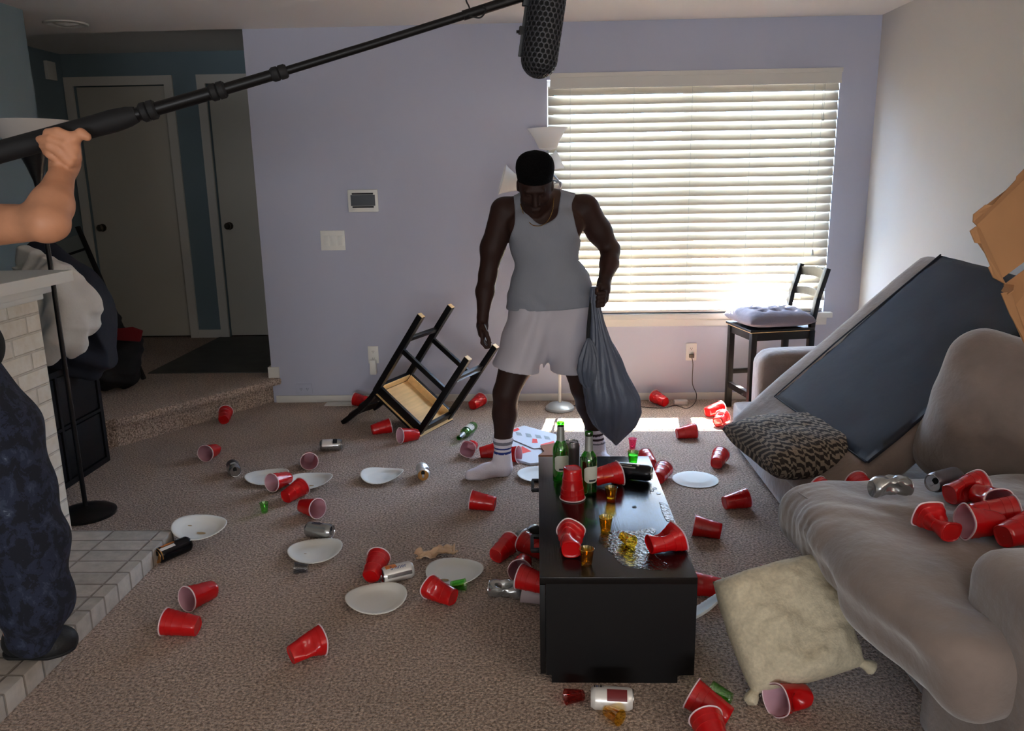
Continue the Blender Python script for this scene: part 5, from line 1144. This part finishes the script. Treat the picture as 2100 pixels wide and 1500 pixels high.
# ------------------------------------------------------------------ beer bottles
def bottle(p, d, label, roll=0):
    mt_ = Vector(d).normalized().to_track_quat('Z', 'Y').to_matrix().to_4x4() @ Matrix.Rotation(math.radians(roll), 4, 'Z'); mt_.translation = p
    t = empty('beer_bottle', mtx=mt_, label=label, cat='bottle', group='green beer bottles')
    prof = [(.0005, .006), (.020, .003), (.027, .0005), (.030, .004), (.0305, .012), (.0305, .125), (.0298, .138), (.026, .150), (.019, .160), (.0150, .168), (.0140, .195), (.0132, .222), (.0132, .226), (.0150, .228), (.0150, .236), (.0138, .240), (.0105, .240), (.0100, .225), (.0115, .18), (.013, .166), (.018, .156), (.0270, .134), (.0278, .125), (.0278, .014), (.018, .009), (.0005, .012)]
    bm = bmesh.new(); lathe(bm, prof, 40); obj('glass_body', bm, M['green'], t)
    bm = bmesh.new(); G = {}; n = 20
    for i in range(n+1):
        a = -PI/2+(-1+2*i/n)*1.05
        for j in range(9):
            u_ = -1+2*i/n; hh = .032*(1-.35*abs(u_)**4); z = .082+hh*(-1+2*j/8); G[i, j] = bm.verts.new((.0309*math.cos(a), .0309*math.sin(a), z))
    for i in range(n):
        for j in range(8): bm.faces.new((G[i, j], G[i+1, j], G[i+1, j+1], G[i, j+1]))
    lb = obj('front_label', bm, M['paperlab'], t)
    bm = bmesh.new(); 
    for i in range(8):
        a0, a1 = -PI/2-.45+.9*i/8, -PI/2-.45+.9*(i+1)/8; f = [bm.verts.new((.0312*math.cos(a), .0312*math.sin(a), z)) for a, z in ((a0, .056), (a1, .056), (a1, .063), (a0, .063))]; bm.faces.new(f)
    obj('label_band', bm, M['ink'], lb)
    bm = bmesh.new(); lathe(bm, [(.0156, .168), (.0146, .195), (.0138, .220), (.0137, .224)], 32); obj('neck_label', bm, M['foil'], t)
    return t
p = gz(1150, 988, TZ); bottle((p.x, p.y, TZ+.0005), (0, 0, 1), 'green beer bottle standing on the table, left of the pair', roll=192)
p = gz(1207, 1012, TZ); bottle((p.x, p.y, TZ+.0005), (0, 0, 1), 'green beer bottle standing on the table, right of the pair', roll=205)
p = gz(958, 884, .03); bottle((p.x+.03, p.y+.09, .0315), (-.28, -.95, 0), 'green beer bottle lying on the carpet near the man\'s feet', roll=160)

# ------------------------------------------------------------------ small plastic shot cups
def shot(p, d, mt, label, kind='shot cups', s=1.0, squash=0, fill=None, name='shot_cup'):
    mt_ = Vector(d).normalized().to_track_quat('Z', 'Y').to_matrix().to_4x4(); mt_.translation = p; t = empty(name, mtx=mt_, label=label, cat='shot cup', group=kind)
    f = (lambda p, a, r, z: Vector((p.x*(1-squash*.5*math.exp(-((z-.03)/.02)**2)), p.y*(1+.1*squash*math.sin(3*a+z*90)), p.z))) if squash else None
    bm = bmesh.new(); lathe(bm, [(.0005, 0), (.0145*s, 0), (.016*s, .002), (.0165*s, .008), (.0225*s, .053*s), (.0235*s, .0545*s), (.0225*s, .055*s), (.0213*s, .053*s), (.0150*s, .008), (.0005, .006)], 28, shape=f); obj('cup_wall', bm, mt, t)
    if fill:
        bm = bmesh.new(); lathe(bm, [(.0005, .0065), (.0145*s, .0065), (.0145*s+.006*s*fill, .0065+.045*s*fill), (.0005, .0065+.045*s*fill)], 24); obj('drink', bm, mt, t)
    return t
p = gz(1253, 1029, TZ); shot((p.x, p.y, TZ+.0005), (0, 0, 1), M['amber'], 'amber shot cup standing empty beside the crushed cup on the table', s=1.0, fill=.2)
p = gz(1242, 1092, TZ); shot((p.x, p.y, TZ+.0005), (0, 0, 1), M['amber'], 'amber shot cup standing in the middle of the table spill', fill=.8)
p = gz(1203, 1160, TZ); shot((p.x, p.y, TZ+.0005), (0, 0, 1), M['amber'], 'amber shot cup standing at the front edge of the table', fill=.8)
p = gz(1276, 1112, TZ); shot((p.x, p.y, TZ+.022), (.45, -.88, 0), M['yellow'], 'yellow shot cup crushed on its side in the spill', squash=.8)
p = gz(1298, 953, TZ); shot((p.x, p.y, TZ+.0005), (0, 0, 1), M['gshot'], 'green shot cup standing at the far edge of the table', fill=.75)
p = gz(1500, 1434, .02); shot((p.x, p.y, .018), (-.75, .5, .12), M['gshot'], 'green shot cup lying near the cream pillow knot', s=1.15)
p = gz(925, 1200, .02); shot((p.x, p.y, .018), (.98, -.1, .12), M['gshot'], 'green shot cup lying beneath the plate and crumpled cup')
p = gz(543, 1052, .0); shot((p.x, p.y, .001), (0, 0, 1), M['gshot'], 'pale green shot cup standing alone left of the silver can', s=.9)
p = gz(632, 1166, .02); shot((p.x, p.y, .018), (-.95, -.1, .1), M['clearp'], 'clear shot cup lying in front of the plate under the silver can')
p = gz(1297, 920, .0); shot((p.x, p.y, .001), (0, 0, 1), M['pinkp'], 'pink shot cup on carpet behind the far table edge', s=1.05)
p = gz(1243, 1456, .02); shot((p.x, p.y, .018), (.6, -.7, .1), M['amber'], 'amber shot cup lying in front of the maroon can')
p = gz(1196, 1425, .02); shot((p.x, p.y, .018), (-.95, -.3, .1), M['redp'], 'red clear shot cup lying left of the maroon can')

# spill on the table top
t = empty('drink_spill', (.3, 2.5, TZ), label='wet glossy puddle of spilled drink on the coffee table', cat='spill')
def puddle(pts, seed, th=.0014):
    P3 = [gz(u, v, TZ) for u, v in pts]; P3 = [Vector((p.x, p.y, 0)) for p in spline(P3+[P3[0]], 8)][:-1]
    c_ = sum(P3, Vector())/len(P3); bm = bmesh.new(); rings = []
    for f, z in ((1, .0002), (.975, th*.8), (.9, th), (.7, th), (.5, th), (.3, th), (.1, th)):
        ring = []
        for i, p in enumerate(P3):
            w_ = 1+.05*noise.noise(p*60+Vector((seed, 0, 0)))*(1 if f > .85 else 0); q_ = c_+(p-c_)*f*w_
            x_ = min(TX1-.002, q_.x); y_ = max(TY0+.002, q_.y)
            ring.append(bm.verts.new((x_, y_, TZ+z+(.0007*noise.noise(Vector((x_*90, y_*60, seed))) if f < .95 else 0))))
        rings.append(ring)
    for a, b in zip(rings, rings[1:]):
        for k in range(len(a)): bm.faces.new((a[k], a[(k+1) % len(a)], b[(k+1) % len(a)], b[k]))
    bm.faces.new(rings[-1])
    bmesh.ops.transform(bm, matrix=T(-Vector(t.location)), verts=bm.verts); obj('puddle', bm, M['liquid'], t, angle=180)
puddle([(1228, 1096), (1255, 1088), (1300, 1090), (1330, 1084), (1345, 1090), (1332, 1112), (1345, 1140), (1372, 1162), (1350, 1172), (1310, 1166), (1275, 1160), (1255, 1138), (1236, 1120)], 1)
puddle([(1352, 1030), (1368, 1034), (1376, 1056), (1384, 1068), (1368, 1070), (1358, 1052)], 5)
for u, v in ((1336, 1006), (1350, 1012), (1300, 1040), (1342, 1002)):
    puddle([(u-3, v-2), (u+4, v-2), (u+5, v+2), (u-3, v+2)], u, .0009)

# ------------------------------------------------------------------ paper plates
def plate(u, v, label, fold=0, fa=0, up=True, tilt=(0, 0), z=.0, D=.23, stains=(), zc=None):
    bm = bmesh.new(); R0 = D/2; n = 96; prof = [(.0005, 0), (R0*.3, 0), (R0*.62, .0004), (R0*.70, .003), (R0*.82, .009), (R0*.95, .0135), (R0, .0125), (R0*1.0, .0115), (R0*.95, .0120), (R0*.82, .0078), (R0*.70, .0018), (R0*.6, -.0008), (.0005, -.0008)]
    fr_ = math.radians(fa)
    def sh(p, a, r, zz):
        k = max(0, (r/R0-.68)/.32); w_ = .0011*math.cos(48*a)*min(1, k*2)*(1 if k < .95 else .3)
        q_ = Vector((p.x, p.y, zz+w_)); d_ = p.x*math.cos(fr_)+p.y*math.sin(fr_)
        q_.z += fold*max(0, abs(d_)/R0)**2*.05
        sc_ = 1-fold*.10*(abs(d_)/R0)**2; q_.x -= math.cos(fr_)*d_*(1-sc_); q_.y -= math.sin(fr_)*d_*(1-sc_)
        return q_
    lathe(bm, prof, n, shape=sh)
    p = gz(u, v, z+.008 if zc is None else zc); mt_ = T((p.x, p.y, z+.0022 if zc is None else zc)) @ RX(tilt[0]) @ RY(tilt[1])
    if not up: mt_ = T((p.x, p.y, z+.0158)) @ RX(180)
    t = obj('paper_plate', bm, M['plate'], angle=180); t.matrix_world = mt_; tag(t, label, 'plate', 'white paper plates dropped on the carpet')
    for i, (x, y, s_) in enumerate(stains):
        bm = bmesh.new(); ring = [bm.verts.new((x+s_*math.cos(a)*(1+.5*noise.noise(Vector((i, a*2, 0)))), y+s_*.5*math.sin(a), .0016+fold*(abs((x)*math.cos(fr_)+y*math.sin(fr_))/R0)**2*.05)) for a in [2*PI*k/14 for k in range(14)]]
        bm.faces.new(ring); obj('food_stain', bm, M['stain'], t)
    return t
plate(548, 981, 'paper plate under a red cup, left of two overlapping', .3, 20)
plate(637, 989, 'paper plate curled up at right with faint stain, right of two overlapping', .35, 0, stains=((.01, -.04, .018),), z=.003)
plate(784, 979, 'paper plate with pinched left tip, left of the crushed white can', .5, -10)
plate(409, 1087, 'paper plate propped on the black can by the hearth corner', .3, 0, tilt=(3, 6), zc=.05, stains=((.02, -.03, .02), (-.05, .02, .01)))
plate(647, 1133, 'paper plate with a small dark mark below the silver can', .3, 15, stains=((-.04, -.01, .006),))
plate(772, 1231, 'largest blank paper plate in the middle of the carpet', .3, 25)
plate(933, 1177, 'paper plate with orange sauce stain behind the crumpled cup', .3, -20, stains=((-.04, -.045, .022),))
plate(1426, 982, 'upside-down paper plate right of the coffee table', up=False)
plate(1106, 975, 'paper plate mostly hidden behind the left far table corner', .1, 0)
t = plate(1462, 1238, 'paper plate tilted between the table side and cream pillow', .2, 0)
p = gz(1440, 1256, .09); av = Vector((.80, .10, .50)).normalized(); bv = ray(1440, 1256).normalized()+Vector((0, 0, .16)); t.matrix_world = frame_mtx(p, av, av.cross(bv-av*av.dot(bv)) if av.cross(bv).z > 0 else -av.cross(bv))

# crumpled brown napkin
c0 = gz(893, 1138, .01); bm = bmesh.new(); G = {}
for i in range(31):
    for j in range(19):
        x, y = (i/30-.5)*.17, (j/18-.5)*.10; f = Vector((x*22, y*22, 3)); zz = .022+.034*noise.noise(f)+.016*noise.noise(f*2.3); x2 = x*(1-.3*abs(noise.noise(Vector((0, y*30, 1)))))+.02*noise.noise(f*1.3); y2 = y*(.6+.6*abs(noise.noise(Vector((x*16, 0, 7)))))+.02*noise.noise(f*1.1+Vector((9, 0, 0)))
        G[i, j] = bm.verts.new((x2, y2, max(.002, zz)))
for i in range(30):
    for j in range(18): bm.faces.new((G[i, j], G[i+1, j], G[i+1, j+1], G[i, j+1]))
t = obj('paper_napkin', bm, M['napkin'], angle=35); t.matrix_world = T((c0.x, c0.y, .001)) @ RZ(18); sm = t.modifiers.new('thickness', 'SOLIDIFY'); sm.thickness = .0006; tag(t, 'crumpled brown paper napkin above the stained plate', 'napkin')

# flyers and flattened box by the man's feet
def sheet(name, pts, th, mt, label, cat, z=.001):
    P3 = [gz(u, v, z) for u, v in pts]; c_ = sum(P3, Vector())/len(P3); bm = bmesh.new(); prism(bm, [((p.x-c_.x), (p.y-c_.y)) for p in P3], 0, th)
    t = obj(name, bm, mt, smooth=False); t.location = (c_.x, c_.y, z); return tag(t, label, cat), c_
def ink(par, c_, pts, z, mt):
    P3 = [gz(u, v, z) for u, v in pts]; bm = bmesh.new(); prism(bm, [((p.x-c_.x), (p.y-c_.y)) for p in P3], z-par.location.z, z-par.location.z+.0004); obj('print', bm, mt, par, smooth=False)
t, c_ = sheet('pizza_flyer', [(1046, 882), (1075, 874), (1140, 892), (1146, 905), (1128, 918), (1095, 921), (1046, 900)], .003, M['paper'], 'white flyer printed with small pictures and red patches by the man\'s feet', 'flyer', .016)
for u in (1062, 1082, 1102, 1120): ink(t, c_, [(u-5, 886+(u-1062)*.14), (u+6, 888+(u-1062)*.14), (u+9, 894+(u-1062)*.14), (u-2, 893+(u-1062)*.14)], .0195, M['greyink'])
ink(t, c_, [(1092, 900), (1101, 901), (1103, 909), (1091, 909)], .0195, M['redink']); ink(t, c_, [(1108, 912), (1135, 905), (1138, 908), (1112, 916)], .0195, M['redink'])
ink(t, c_, [(1050, 872+10), (1062, 878), (1066, 882), (1054, 886)], .0195, M['redink'])
t, c_ = sheet('flattened_box', [(1040, 908), (1072, 906), (1120, 922), (1130, 950), (1088, 955), (1050, 945)], .012, M['paper'], 'pale grey flattened carton with red triangle beside the socked foot', 'box', .001)
ink(t, c_, [(1070, 915), (1090, 926), (1066, 932)], .0135, M['redink'])
t, c_ = sheet('flattened_box', [(1108, 918), (1142, 912), (1146, 938), (1104, 938), (1116, 930)], .012, M['carddark'], 'dark brown torn carton flap behind the far table corner', 'box', .0135)

# no object depends on a render setting; the renderer sets those itself
bpy.context.view_layer.update()
